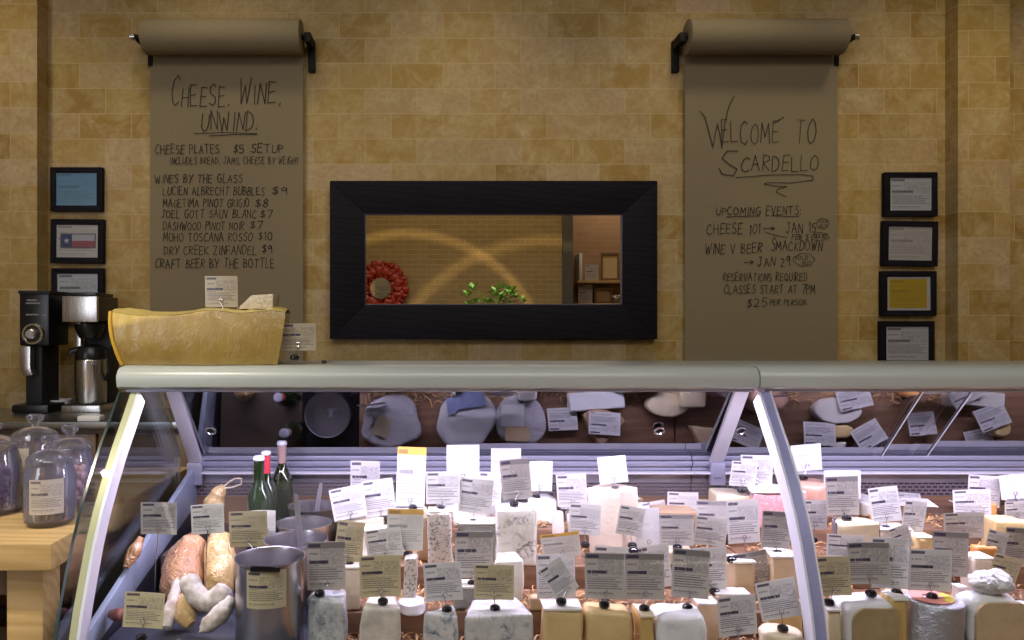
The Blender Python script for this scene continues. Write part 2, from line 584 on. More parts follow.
M['card'] = card_material('card_printed', (0.78, 0.76, 0.74))
M['card_band'] = card_material('card_printed_grey_header', (0.58, 0.54, 0.50), 0.62)  # grey header is print; paper darkened to stand for backlit cards
M['card_warm_lit'] = card_material('card_printed_warm_lit', (0.64, 0.56, 0.36))  # white card with warm room light put into the paper colour
M['card_lamp_lit'] = card_material('card_printed_lamp_lit', (0.50, 0.43, 0.31))  # same white card, warm lamplight painted into the paper
M['card_orange'] = card_material('card_printed_orange_header', (0.82, 0.80, 0.76), 0, (0.78, 0.50, 0.13), 0.6)
M['card_blank'] = card_material('card_faint_print', (0.84, 0.83, 0.82), 0, None, 0.16)
M['doc'] = card_material('printed_document', (0.82, 0.85, 0.93), 0, None, 0.75)
M['doc_warm'] = card_material('printed_document_warm', (0.78, 0.76, 0.74), 0, None, 0.45)
M['doc_blue'] = card_material('printed_document_blue', (0.22, 0.48, 0.72), 0, None, 0.35)
M['doc_gold'] = card_material('printed_document_gold', (0.75, 0.52, 0.05), 0, None, 0.3)
M['mat_white'] = plain('mount_board', (0.6, 0.6, 0.6), 0.8)


def cheese(name, base, alt, vein=None, scale=30, rough=0.5, vs=22, vthr=0.06, coat=0.45, bump=0.4, fleck=None):
    t = NT(name)
    c = t.shifted()
    n1 = t.math('ADD', t.math('MULTIPLY', t.math('SUBTRACT', t.noise(c, scale, 6, 0.65), 0.5), 2.6), 0.5, clamp=True)
    col = t.mix(n1, base, alt)
    if vein:
        v = t.noise(c, vs, 5, 0.7, 1.2)
        f = t.math('MULTIPLY', t.math('SUBTRACT', v, 0.60 - vthr, clamp=True), 7.0, clamp=True)
        patch = t.math('MULTIPLY', t.math('SUBTRACT', t.noise(c, vs * 0.5, 2), 0.42, clamp=True), 5.0, clamp=True)
        col = t.mix(t.math('MULTIPLY', f, patch), col, vein)
    if fleck:
        g = t.noise(c, 140, 3, 0.7)
        col = t.mix(t.math('MULTIPLY', t.math('SUBTRACT', g, 0.52, clamp=True), 9.0, clamp=True), col, fleck)
    w = t.noise(c, 55, 3, 0.6, 0.5)
    t.bsdf(col, rough, coat=coat, bump=w, bump_s=bump, bump_d=0.004)
    return t.m


M['ch_blue'] = cheese('blue_veined_paste', (0.68, 0.65, 0.60), (0.46, 0.46, 0.46), (0.10, 0.15, 0.20), vs=34, vthr=0.10)
M['ch_grey'] = cheese('grey_mottled_paste', (0.50, 0.49, 0.47), (0.26, 0.27, 0.28), (0.12, 0.14, 0.17), scale=55, vs=60, vthr=0.12)
M['ch_speck'] = cheese('speckled_rind', (0.62, 0.55, 0.46), (0.52, 0.46, 0.40), None, fleck=(0.10, 0.10, 0.11))
M['ch_gorg'] = cheese('gorgonzola_paste', (0.80, 0.76, 0.68), (0.66, 0.62, 0.56), (0.12, 0.12, 0.13), vs=42, vthr=0.11)
M['ch_white'] = cheese('white_paste', (0.80, 0.77, 0.70), (0.74, 0.71, 0.64))
M['ch_cream'] = cheese('cream_paste', (0.78, 0.66, 0.44), (0.72, 0.60, 0.40))
M['ch_yellow'] = cheese('yellow_paste', (0.74, 0.55, 0.26), (0.66, 0.46, 0.19), scale=14)
M['ch_honey'] = cheese('honey_paste', (0.64, 0.44, 0.16), (0.56, 0.36, 0.11), coat=0.5)
M['ch_tan'] = cheese('tan_paste', (0.62, 0.46, 0.28), (0.54, 0.38, 0.22))
M['ch_beige'] = cheese('beige_paste', (0.70, 0.60, 0.47), (0.64, 0.53, 0.41))
M['ch_pink'] = cheese('pink_paste', (0.62, 0.33, 0.33), (0.52, 0.25, 0.27), None, fleck=(0.72, 0.5, 0.5))
M['ch_rust'] = cheese('rusty_rind', (0.45, 0.24, 0.17), (0.54, 0.32, 0.22))
M['ch_orange'] = cheese('orange_paste', (0.72, 0.33, 0.10), (0.64, 0.27, 0.07))
M['ch_oliv'] = cheese('olive_brown_paste', (0.46, 0.35, 0.18), (0.34, 0.24, 0.11), scale=16, coat=0.6)
M['ch_bark'] = cheese('grey_bark_rind', (0.30, 0.28, 0.25), (0.20, 0.19, 0.18), (0.08, 0.08, 0.08), vs=25, bump=0.6)
M['riser_brown'] = plain('brown_riser_board', (0.10, 0.07, 0.055), 0.5, var=0.2)
M['ch_dark'] = cheese('dark_rind', (0.13, 0.11, 0.12), (0.18, 0.16, 0.17))
M['ch_brie'] = cheese('bloomy_white_rind', (0.82, 0.81, 0.80), (0.72, 0.71, 0.72), None, scale=20, bump=0.5, rough=0.6)
M['ch_brown'] = cheese('brown_rind', (0.36, 0.22, 0.12), (0.44, 0.28, 0.16))
M['ch_stripe'] = cheese('streaked_paste', (0.66, 0.60, 0.50), (0.42, 0.38, 0.34), (0.22, 0.21, 0.22), vs=22, vthr=0.09)


def wrap_cheese(name, a, b, spec_scale=18, coat=0.9, bump=0.55):
    t = NT(name)
    c = t.shifted()
    n1 = t.noise(c, 7, 5, 0.65)
    fine = t.noise(c, 60, 3, 0.6)
    col = t.mix(n1, a, b)
    col = t.mix(t.math('MULTIPLY', fine, 0.35), col, tuple(v * 0.6 for v in a))
    w = t.noise(c, spec_scale, 3, 0.65, 2.5)
    t.bsdf(col, 0.5, coat=coat, bump=w, bump_s=bump, bump_d=0.012)
    return t.m


def parm_material():
    t = NT('film_wrapped_golden_rind')
    c = t.coord()
    sp = t.n('ShaderNodeSeparateXYZ'); t.l(c, sp.inputs[0])
    n1 = t.noise(c, 9, 6, 0.7)
    fine = t.noise(c, 70, 4, 0.7)
    k = t.math('ADD', t.math('MULTIPLY', t.math('SUBTRACT', n1, 0.5), 2.2), 0.5, clamp=True)
    col = t.mix(k, (0.27, 0.165, 0.022), (0.48, 0.32, 0.075))
    col = t.mix(t.math('MULTIPLY', fine, 0.5), col, (0.22, 0.14, 0.03))
    # broken yellow paste along the upper left edge
    edge = t.math('SUBTRACT', t.math('ADD', sp.outputs[2], t.math('MULTIPLY', n1, 0.05)), t.math('ADD', 0.142, t.math('MULTIPLY', t.math('ADD', sp.outputs[0], 0.12), 0.16)))
    col = t.mix(t.math('MULTIPLY', edge, 60.0, clamp=True), col, (0.62, 0.42, 0.08))
    mp = t.n('ShaderNodeMapping'); t.l(c, mp.inputs[0]); mp.inputs['Scale'].default_value = (1.0, 1.0, 0.55); mp.inputs['Rotation'].default_value = (0, 0.5, 0)
    w = t.noise(mp.outputs[0], 34, 5, 0.7, 0.8)
    t.bsdf(col, 0.5, coat=0.8, bump=w, bump_s=0.5, bump_d=0.008)
    return t.m


M['parm_rind'] = parm_material()
M['parm_cut'] = wrap_cheese('film_wrapped_broken_paste', (0.72, 0.52, 0.13), (0.82, 0.64, 0.24), 22, 0.5, 0.8)
M['parm_edge'] = plain('golden_rind_edge', (0.70, 0.42, 0.05), 0.45, var=0.1)
M['film_pale'] = wrap_cheese('film_wrapped_pale_paste', (0.60, 0.50, 0.33), (0.70, 0.60, 0.42), 30)
M['ham'] = wrap_cheese('film_wrapped_ham', (0.46, 0.20, 0.09), (0.62, 0.38, 0.18), 26, 1.0, 0.8)
M['ham_fat'] = wrap_cheese('film_wrapped_ham_fat', (0.60, 0.36, 0.12), (0.68, 0.50, 0.26), 26, 1.0, 0.8)
M['salami'] = cheese('white_mould_casing', (0.80, 0.76, 0.72), (0.38, 0.28, 0.22), None, scale=34, rough=0.75, coat=0.0, bump=0.5)
M['salami_dark'] = cheese('dark_salami_casing', (0.16, 0.05, 0.05), (0.24, 0.08, 0.07), None, scale=22, rough=0.5)
M['twine'] = plain('pale_twine', (0.68, 0.58, 0.42), 0.9)
M['lumpwrap'] = wrap_cheese('crumpled_white_wrap', (0.74, 0.72, 0.70), (0.80, 0.78, 0.76), 30, 0.6, 0.8)


def foil():
    t = NT('silver_foil')
    c = t.shifted()
    w = t.noise(c, 40, 4, 0.7, 2.0)
    t.bsdf(t.mix(w, (0.5, 0.52, 0.58), (0.78, 0.79, 0.86)), 0.30, 0.75, bump=w, bump_s=0.7, bump_d=0.006)
    return t.m


M['foil'] = foil()
M['lab_pink'] = plain('pink_label_ring', (0.80, 0.30, 0.24), 0.45, var=0.2, scale=60)
M['lab_yellow'] = plain('yellow_label_ring', (0.82, 0.62, 0.08), 0.45, var=0.15, scale=60)


def grille():
    """perforated sheet: rows of dark slots in brick order"""
    t = NT('perforated_sheet')
    sp = t.n('ShaderNodeSeparateXYZ'); t.l(t.n('ShaderNodeNewGeometry').outputs['Position'], sp.inputs[0])
    cb = t.n('ShaderNodeCombineXYZ'); t.l(sp.outputs[0], cb.inputs[0]); t.l(sp.outputs[2], cb.inputs[1])
    br = t.n('ShaderNodeTexBrick')
    t.l(cb.outputs[0], br.inputs['Vector'])
    br.inputs['Color1'].default_value = (0.015, 0.012, 0.016, 1)
    br.inputs['Color2'].default_value = (0.015, 0.012, 0.016, 1)
    br.inputs['Mortar'].default_value = (0.17, 0.13, 0.14, 1)
    br.inputs['Scale'].default_value = 1.0
    br.inputs['Mortar Size'].default_value = 0.0035
    br.inputs['Brick Width'].default_value = 0.022
    br.inputs['Row Height'].default_value = 0.0125
    t.bsdf(br.outputs['Color'], 0.4)
    return t.m


M['grille'] = grille()
M['leaf'] = plain('green_leaf', (0.20, 0.45, 0.06), 0.45, var=0.5, scale=9)
M['red_frame'] = plain('red_lacquer', (0.38, 0.035, 0.015), 0.35, var=0.4, scale=30)
M['terracotta'] = plain('grey_pot', (0.2, 0.18, 0.16), 0.7)


# ================================================================== THE ROOM
WALL = 4.0
struct('wall_back', B(-3.2, 4.0, WALL, WALL + 0.12, 0, 4.1), M['tile'])
struct('trim_1', B(-3.2, X(37, 3.89), 3.89, WALL, 0, 4.1), M['tile'])
struct('trim_2', B(X(958, 3.9), X(1010, 3.9), 3.9, WALL, 0, 4.1), M['tile'])
struct('floor', B(-3.2, 4.0, -3.9, WALL + 0.12, -0.08, 0), M['floor'])
struct('ceiling', B(-3.2, 4.0, -3.9, WALL + 0.12, 4.1, 4.2), M['plaster'])
struct('wall_left', B(-3.32, -3.2, -3.9, WALL + 0.12, 0, 4.1), M['tile'])
struct('wall_right', B(4.0, 4.12, -3.9, WALL + 0.12, 0, 4.1), M['tile'])
MY = 3.965                       # plane of the wall mirror


def MR(px, py, y):
    """point at distance y that the wall mirror shows at that pixel"""
    d = 2 * MY - y
    return Vector(((px - CX) * d / F, y, EYE - (py - CY) * d / F))


struct('wall_front', B(-3.2, 1.78, -3.12, -3.0, 0, 4.1), M['brick'])
struct('wall_recess', B(1.7, 4.0, -3.9, -3.78, 0, 4.1), M['brick_red'])
struct('trim_3', B(1.78, 1.93, -3.2, -2.95, 0, 4.1), plain('grey_column_paint', (0.10, 0.09, 0.08), 0.6))


# ------------------------------------------------------------------ hand lettering
GL = {
    'A': [[(0, 0), (3, 10), (6, 0)], [(1.2, 3.8), (5, 4.2)]],
    'B': [[(0, 0), (0.3, 10), (4, 9), (4, 6.5), (0.3, 5.4), (5, 4), (4.6, 1), (0, 0)]],
    'C': [[(5.4, 8.6), (3.6, 10), (1, 8), (0, 4.5), (1, 1), (3.4, 0), (5.6, 1.6)]],
    'D': [[(0, 0), (0.2, 10), (2.4, 9.8), (4.6, 8.2), (5.4, 5.2), (4.6, 2.2), (2.6, 0.4), (0, 0)]],
    'E': [[(5, 9.8), (0.4, 10), (0, 0), (5, 0.3)], [(0.2, 5.2), (4.2, 5.5)]],
    'F': [[(5, 9.8), (0.4, 10), (0, 0)], [(0.2, 5.2), (4, 5.5)]],
    'G': [[(5.2, 8.8), (3, 10), (0.8, 8), (0, 4.5), (1, 0.9), (3.4, 0), (5.3, 1.5), (5.4, 4.6), (3, 4.6)]],
    'H': [[(0, 0), (0.3, 10)], [(5.2, 10), (5, 0)], [(0.1, 5), (5.1, 5.3)]],
    'I': [[(1, 0), (1.2, 10)]],
    'J': [[(1.6, 10), (5.6, 10)], [(3.8, 10), (3.6, 2), (2, 0), (0, 1.6)]],
    'K': [[(0, 0), (0.2, 10)], [(5, 10), (0.2, 4.6), (5.2, 0)]],
    'L': [[(0.2, 10), (0, 0), (4.8, 0.3)]],
    'M': [[(0, 0), (0.8, 10), (3.2, 3.4), (5.8, 10), (6.6, 0)]],
    'N': [[(0, 0), (0.4, 10), (5, 0.3), (5.2, 10)]],
    'O': [[(3, 10), (0.8, 8.4), (0, 5), (0.8, 1.4), (3, 0), (5.2, 1.6), (6, 5), (5, 8.6), (3, 10)]],
    'P': [[(0, 0), (0.3, 10), (4.4, 9), (4.6, 6.4), (0.2, 4.8)]],
    'Q': [[(3, 10), (0.8, 8.4), (0, 5), (0.8, 1.4), (3, 0), (5.2, 1.6), (6, 5), (5, 8.6), (3, 10)], [(3.6, 2.6), (6.2, -0.6)]],
    'R': [[(0, 0), (0.3, 10), (4.4, 9), (4.6, 6.4), (0.2, 5), (5.2, 0)]],
    'S': [[(5, 8.8), (3, 10), (0.8, 8.6), (1, 6.2), (4.4, 4.4), (5, 1.8), (3, 0), (0, 1.2)]],
    'T': [[(0, 9.8), (6, 10)], [(3, 10), (2.8, 0)]],
    'U': [[(0.2, 10), (0, 2.4), (1.6, 0), (4, 0.4), (5.2, 3), (5.4, 10)]],
    'V': [[(0, 10), (2.6, 0), (5.4, 10)]],
    'W': [[(0, 10), (1.6, 0), (3.6, 7), (5.2, 0), (7.4, 10.4)]],
    'X': [[(0, 10), (5, 0)], [(5, 10), (0, 0)]],
    'Y': [[(0, 10), (2.6, 5)], [(5.4, 10), (1.4, 0)]],
    'Z': [[(0.2, 9.8), (5, 10), (0, 0.2), (5.2, 0)]],
    '0': [[(3, 10), (0.8, 8.4), (0.2, 5), (0.9, 1.4), (2.8, 0), (4.6, 1.6), (5, 5), (4.5, 8.6), (3, 10)]],
    '1': [[(1, 8), (2, 10), (1.8, 0)]],
    '2': [[(0.4, 8), (2.4, 10), (4.6, 8), (3.8, 5), (0, 0), (5, 0.2)]],
    '5': [[(5, 10), (1, 9.8), (0.6, 5.8), (3.6, 6), (4.8, 3.4), (3, 0.2), (0, 0.8)]],
    '7': [[(0, 9.8), (5, 10), (2, 0)]],
    '8': [[(2.6, 5.2), (0.6, 7.6), (2.6, 10), (4.6, 7.8), (2.6, 5.2), (0.2, 2.4), (2.6, 0), (5, 2.4), (2.6, 5.2)]],
    '9': [[(4.6, 7.6), (2.6, 10), (0.4, 8), (1.4, 5.4), (4.4, 6.4), (4.6, 9), (4.2, 0)]],
    '$': [[(4.4, 8.4), (2.4, 9.2), (0.8, 8), (1, 6.2), (4, 4.4), (4.4, 2.4), (2.4, 1), (0, 2)], [(2.8, 10.4), (2.2, -0.4)]],
    '.': [[(0.6, 0), (1.2, 0.9)]], ',': [[(1.2, 0.8), (0.4, -1.6)]], ':': [[(0.6, 2), (1.2, 2.8)], [(0.7, 6.4), (1.3, 7.2)]],
}
PY = 3.958       # plane of the lettering, just in front of the hanging paper


def pen(bm, pts, w, y=PY):
    """a marker stroke: pts are photograph pixels"""
    P = [W(px, py, y) for px, py in pts]
    for i in range(len(P) - 1):
        d = P[i + 1] - P[i]
        d = Vector((d.x, 0, d.z))
        if d.length < 1e-9: continue
        d.normalize()
        nn = Vector((-d.z, 0, d.x)) * w / 2
        a, b_ = P[i] - d * w * 0.35, P[i + 1] + d * w * 0.35
        bm.faces.new([bm.verts.new(q) for q in (a + nn, b_ + nn, b_ - nn, a - nn)])


def write(bm, text, x0, x1, yt, yb, w=0.0050, rs=None, first=1.0, slope=0.0):
    rs = rs or random.Random(hash(text) % 1000 if False else sum(map(ord, text)))
    adv, cells = 0.0, []
    for ch in text:
        if ch == ' ':
            adv += 5.5; continue
        g = GL[ch]
        gw = max(p[0] for s in g for p in s)
        cells.append((g, adv)); adv += gw + 2.1
    total = adv - 2.1
    k = (x1 - x0) / total
    for i, (g, a) in enumerate(cells):
        hh = (yb - yt) * (first if i == 0 else 1.0) * rs.uniform(0.9, 1.08)
        dy = rs.uniform(-0.06, 0.06) * (yb - yt)
        sk = rs.uniform(-0.05, 0.12)
        for s in g:
            # a little denser so curves look drawn
            pts = []
            for (gx, gy) in s:
                jx, jy = rs.uniform(-0.25, 0.25), rs.uniform(-0.3, 0.3)
                xx = x0 + (a + gx + jx) * k + (gy / 10) * hh * sk
                pts.append((xx, yb + dy + slope * (xx - x0) - (gy + jy) / 10 * hh))
            pen(bm, pts, w * 0.86 * rs.uniform(0.8, 1.15))


def paper_board(side, x0, x1, rx0, rx1, ybot, roll_label, holder_label, lines, brk):
    # the holder screwed to the wall
    ry, rr = 3.875, 0.088
    rz = Z(37, ry)
    hd = thing('paper_roll_holder', holder_label, 'paper holder', (X((rx0 + rx1) / 2, ry), WALL, rz), group='paper roll holders on the tiled wall')
    def loc(bm):
        for v in bm.verts: v.co -= hd.location
        return bm
    ends = (X(rx0, ry) - 0.03, X(rx1, ry) + 0.03)
    obj('rod', loc(tube(bmesh.new(), [(ends[0], ry, rz), (ends[1], ry, rz)], 0.012, 12)), M['iron'], hd)
    for s, ex in ((-1, ends[0]), (1, ends[1])):
        b = bmesh.new()
        main = (s == brk)
        bx = ex + (0.012 if main else 0.0) * s
        if main:
            box(b, bx - 0.016, bx + 0.016, ry - 0.02, WALL, rz - 0.03, rz + 0.018, 0.003)
            box(b, bx - 0.018, bx + 0.018, WALL - 0.03, WALL, rz - 0.145, rz + 0.02, 0.003)
        else:
            box(b, bx - 0.012 - s * 0.045, bx + 0.012 - s * 0.045, 3.955, WALL, Z(66, 3.96), Z(54, 3.96), 0.003)
            box(b, bx - 0.008, bx + 0.008, ry - 0.012, WALL, rz - 0.012, rz + 0.012, 0.002)
        obj('bracket', loc(b), M['iron'], hd)
        nb = bmesh.new()
        lathe(nb, [(0, 0.0), (0.018, 0.0), (0.018, 0.022), (0, 0.022)], 16)
        bmesh.ops.rotate(nb, verts=nb.verts, matrix=Matrix.Rotation(PI / 2, 3, 'Y'))
        for v in nb.verts: v.co += Vector((ex + (0.0 if s > 0 else -0.022), ry, rz))
        obj('end_knob', loc(nb), M['steel'], hd)
    # the paper
    pr = thing('kraft_paper_roll', roll_label, 'paper roll', (X((rx0 + rx1) / 2, ry), ry, rz), group='kraft paper rolls with hand lettering')
    def locp(bm):
        for v in bm.verts: v.co -= pr.location
        return bm
    b = bmesh.new()
    xa, xb = X(rx0, ry - 0.05), X(rx1, ry - 0.05)
    prof = []
    seg = 48
    for a, b_ in ((xa, xb),):
        pass
    ringsx = [xa, xa + 0.002, xb - 0.002, xb]
    rads = [rr - 0.003, rr, rr, rr - 0.003]
    rings = [[b.verts.new((xx, ry + r_ * math.cos(2 * PI * k / seg), rz + r_ * math.sin(2 * PI * k / seg))) for k in range(seg)] for xx, r_ in zip(ringsx, rads)]
    for i in range(3):
        for k in range(seg):
            b.faces.new((rings[i][k], rings[i][(k + 1) % seg], rings[i + 1][(k + 1) % seg], rings[i + 1][k]))
    for rg, xx in ((rings[0], xa), (rings[3], xb)):
        inner = [b.verts.new((xx, ry + 0.018 * math.cos(2 * PI * k / seg), rz + 0.018 * math.sin(2 * PI * k / seg))) for k in range(seg)]
        for k in range(seg):
            b.faces.new((rg[k], rg[(k + 1) % seg], inner[(k + 1) % seg], inner[k]))
    obj('roll', locp(b), M['kraft'], pr)
    # hanging sheet leaves the roll at its back and hangs down the wall, thickness 1.5 mm, slight ripple
    b = bmesh.new()
    sx0, sx1 = X(x0, 3.962), X(x1, 3.962)
    zt, zb = rz, Z(ybot, 3.962)
    nx, nz = 10, 26
    def sheet_y(u, v):
        return 3.9625 + 0.0010 * math.sin(u * 5.1 + v * 2.0) + 0.0008 * math.sin(v * 9)
    for off in (0.0, 0.0015):
        g = [[b.verts.new((sx0 + (sx1 - sx0) * i / nx, sheet_y(i / nx, j / nz) + off, zt + (zb - zt) * j / nz)) for i in range(nx + 1)] for j in range(nz + 1)]
        for j in range(nz):
            for i in range(nx):
                b.faces.new((g[j][i], g[j][i + 1], g[j + 1][i + 1], g[j + 1][i]))
    obj('hanging_sheet', locp(b), M['kraft'], pr)
    for nm, fn in [q for ln in lines for q in (ln if isinstance(ln[0], tuple) else (ln,))]:
        lb = bmesh.new()
        fn(lb)
        obj(nm, locp(lb), M['ink'], pr, smooth=0)


def words(text, x0, x1):
    """the span each word takes"""
    adv, out = 0.0, []
    for wd in text.split(' '):
        a = adv
        for ch in wd:
            adv += max(p[0] for s in GL[ch] for p in s) + 2.1
        out.append((wd, a, adv - 2.1))
        adv += 5.5
    k = (x1 - x0) / out[-1][2]
    return [(wd, x0 + a * k, x0 + b_ * k) for wd, a, b_ in out]


def L(text, x0, x1, yt, yb, w=0.0046, first=1.0, slope=0.0):
    def one(wd, a, b_, i):
        dy = slope * (a - x0)
        return ('lettering', lambda bm: write(bm, wd, a, b_, yt + dy, yb + dy, w, random.Random(sum(map(ord, text)) + i), first, slope))
    return tuple(one(wd, a, b_, i) for i, (wd, a, b_) in enumerate(words(text, x0, x1)))


def many(*calls): return tuple(q for c in calls for q in (c if isinstance(c[0], tuple) else (c,)))


def wr(*a, **k): return L(*a, **k)
def pn(pts, w=0.004): return ('pen_stroke', lambda bm: pen(bm, pts, w))


left_lines = [
    many(wr('CHEESE.', 171, 229, 86, 106, 0.0058, first=1.35), wr('WINE.', 239, 280, 84, 104, 0.0058, first=1.4)),
    many(wr('UNWIND.', 201, 257, 112, 130, 0.0056), pn([(194, 133.5), (225, 132.5), (257, 133.5)]), pn([(209, 136), (235, 134.5), (257, 134.5)])),
    many(wr('CHEESE PLATES', 155, 219, 144.5, 153.5), wr('$5', 233, 244, 143.5, 153), wr('SETUP', 251, 283, 144, 152.5)),
    L('INCLUDES BREAD, JAMS, CHEESE BY WEIGHT', 170, 299, 157, 164, 0.0034),
    L('WINES BY THE GLASS', 155, 242, 174.5, 183),
    many(wr('LUCIEN ALBRECHT BUBBLES', 163, 264, 187, 195, 0.0042), wr('$9', 272, 287, 187, 194.5)),
    many(wr('MAGETIMA PINOT GRIGIO', 163, 249, 199, 207, 0.0042), wr('$8', 255, 268, 199, 207)),
    many(wr('JOEL GOTT SAUV BLANC', 161, 256, 210, 218, 0.0042), wr('$7', 260, 272, 210, 218)),
    many(wr('DASHWOOD PINOT NOIR', 163, 244, 222, 230, 0.0042), wr('$7', 250, 262, 221, 229)),
    many(wr('MOHO TOSCANA ROSSO', 163, 252, 233, 241.5, 0.0042), wr('$10', 258, 272, 232, 240)),
    many(wr('DRY CREEK ZINFANDEL', 164, 256, 246, 254.5, 0.0042), wr('$9', 262, 272, 245, 253)),
    L('CRAFT BEER BY THE BOTTLE', 155, 274, 259, 268),
]
right_lines = [
    many(wr('ELCOME', 722, 779, 121, 143, 0.0048), pn([(700, 111), (705, 117), (713, 147), (716, 130), (717.5, 124), (720, 135), (722, 148), (725, 122), (729, 106), (734, 96)], 0.0044),
         wr('TO', 796, 815, 120, 143, 0.0046), pn([(775, 122), (784, 117)], 0.0042)),
    many(wr('CARDELLO', 741, 818, 155, 171, 0.0048), pn([(738, 151), (727, 151), (722, 158), (729, 164), (737, 169), (733, 176), (722, 174), (719, 168)], 0.0048),
         pn([(736, 177.5), (770, 175), (800, 174.5), (813, 176), (813, 180), (790, 183), (768, 182.5), (764, 184), (775, 186), (787, 186.5), (778, 189), (776, 192), (786, 196.5)], 0.004)),
    many(wr('UPCOMING', 716, 760, 207, 215), wr('EVENTS:', 766, 801, 206, 215), pn([(727, 217), (748, 216), (760, 216)]), pn([(772, 215.5), (790, 216.5), (799, 216)])),
    many(wr('CHEESE 101', 707, 760, 224, 234), pn([(763, 228.3), (774, 228.3)]), pn([(771, 226.8), (774.5, 228.3), (771, 230)]), wr('JAN 15', 786, 816, 223, 233),
         wr('SOLD', 818, 827, 219.5, 222.5, 0.0026), wr('OUT', 819, 827, 224.5, 227.5, 0.0026),
         pn([(817, 221), (822, 218), (828, 220), (829, 225), (824, 229), (817, 227), (816.5, 222)], 0.0026)),
    many(pn([(765, 232), (776, 235.5), (787, 237.3)], 0.0036), wr('FEB 5', 792, 808, 234.5, 239.5, 0.004), wr('SOLD OUT', 813, 827, 234, 238, 0.0028),
         pn([(811, 236), (818, 232), (828, 234), (829, 238), (820, 241), (812, 239.5), (811, 236)], 0.0028)),
    many(wr('WINE V BEER', 705, 762, 244, 254, slope=-0.03), wr('SMACKDOWN', 771, 822, 241, 250.5, first=1.3)),
    many(pn([(744, 262.5), (753, 262)]), pn([(750, 260.5), (753.5, 262), (750.5, 264)]), wr('JAN 29', 758, 790, 257, 266),
         wr('SOLD', 795, 808, 256, 259.5, 0.0028), wr('OUT', 802, 811, 261, 264.5, 0.0028),
         pn([(793, 258), (800, 253.5), (810, 254), (815, 259), (811, 265), (802, 266.5), (794, 262), (793, 258)], 0.0028)),
    L('RESERVATIONS REQUIRED', 723, 807, 273, 281, 0.0040),
    L('CLASSES START AT 7PM', 724, 815, 285, 293.5, 0.0042),
    many(wr('$25', 747, 767, 298, 307), wr('PER PERSON', 770, 806, 299.5, 305, 0.0036)),
]
paper_board('l', 150, 303, 141, 300, 395, 'kraft paper roll hanging down, hand lettered with the wine list and prices',
            'black wall bracket and rod holding the paper roll with the wine list', left_lines, 1)
paper_board('r', 685, 837, 690, 848, 390, 'kraft paper roll hanging down, hand lettered with a welcome and upcoming events',
            'black wall bracket and rod holding the paper roll that lists upcoming events', right_lines, -1)

# ------------------------------------------------------------------ wall mirror
mr = thing('wall_mirror', 'wide mirror in a broad black wooden frame hung on the tiled wall', 'mirror', W(493.5, 339, WALL))
ox0, ox1, oz0, oz1 = X(330, 3.955), X(657, 3.955), Z(339, 3.955), Z(181, 3.955)
ix0, ix1, iz0, iz1 = X(365, 3.96), X(622, 3.96), Z(305, 3.96), Z(214, 3.96)


def mitred(x0, x1, z0, z1, a0, a1, b0, b1, yf, yb, bev=0.004):
    """four mitred bars of a frame in one mesh"""
    b = bmesh.new()
    O = [(x0, z0), (x1, z0), (x1, z1), (x0, z1)]
    I = [(a0, b0), (a1, b0), (a1, b1), (a0, b1)]
    for i in range(4):
        j = (i + 1) % 4
        bb = bmesh.new()
        extrude_poly(bb, [O[i], O[j], I[j], I[i]], 'y', yf, yb, bev, 2)
        me = bpy.data.meshes.new('tmp'); bb.to_mesh(me); bb.free()
        b.from_mesh(me); bpy.data.meshes.remove(me)
    return b


def shift(bm, o):
    for v in bm.verts: v.co -= o.location
    return bm


obj('frame', shift(mitred(ox0, ox1, oz0, oz1, ix0, ix1, iz0, iz1, 3.945, WALL), mr), M['black_wood'], mr)
obj('inner_lip', shift(mitred(ix0 - 0.002, ix1 + 0.002, iz0 - 0.002, iz1 + 0.002, ix0 + 0.005, ix1 - 0.005, iz0 + 0.005, iz1 - 0.005, 3.950, WALL - 0.01, 0.001), mr), plain('dark_violet_lip', (0.05, 0.035, 0.055), 0.4), mr)
obj('mirror_glass', shift(B(ix0 - 0.01, ix1 + 0.01, MY, MY + 0.006, iz0 - 0.01, iz1 + 0.01), mr), M['mirror'], mr, smooth=0)


# ------------------------------------------------------------------ framed certificates
def uv_quad(bm, x0, x1, y, z0, z1):
    uvl = bm.loops.layers.uv.verify()
    vs = [bm.verts.new(p) for p in ((x0, y, z0), (x1, y, z0), (x1, y, z1), (x0, y, z1))]
    f = bm.faces.new(vs)
    for lp, uv in zip(f.loops, ((0, 0), (1, 0), (1, 1), (0, 1))): lp[uvl].uv = uv
    return bm


def certificate(x0, x1, y0, y1, mat, label, matw=0, tilt=0.0, extra=None):
    yy = 3.965
    r = thing('picture_frame', label, 'framed certificate', W((x0 + x1) / 2, y1, WALL), (0, math.radians(tilt), 0), 'framed certificates on the tiled wall')
    a, b_, c, d = X(x0, yy), X(x1, yy), Z(y1, yy), Z(y0, yy)
    t = 0.030
    obj('frame', shift(mitred(a, b_, c, d, a + t, b_ - t, c + t, d - t, yy, WALL - 0.002, 0.003), r), M['black_wood'], r)
    q = bmesh.new(); uv_quad(q, a + t - 0.002, b_ - t + 0.002, yy + 0.007, c + t - 0.002, d - t + 0.002)
    s = obj('mount', shift(q, r), M['mat_white'] if matw else mat, r, smooth=0)
    if matw:
        q = bmesh.new(); uv_quad(q, a + t + matw, b_ - t - matw * 1.6, yy + 0.006, c + t + matw, d - t - matw)
        obj('certificate_paper', shift(q, r), mat, r, smooth=0)
    if extra: extra(r, a + t, b_ - t, c + t, d - t, yy + 0.0055)
    obj('glass_pane', shift(B(a + t - 0.002, b_ - t + 0.002, yy + 0.0015, yy + 0.003, c + t - 0.002, d - t + 0.002), r), M['pic_glass'], r, smooth=0)
    return r


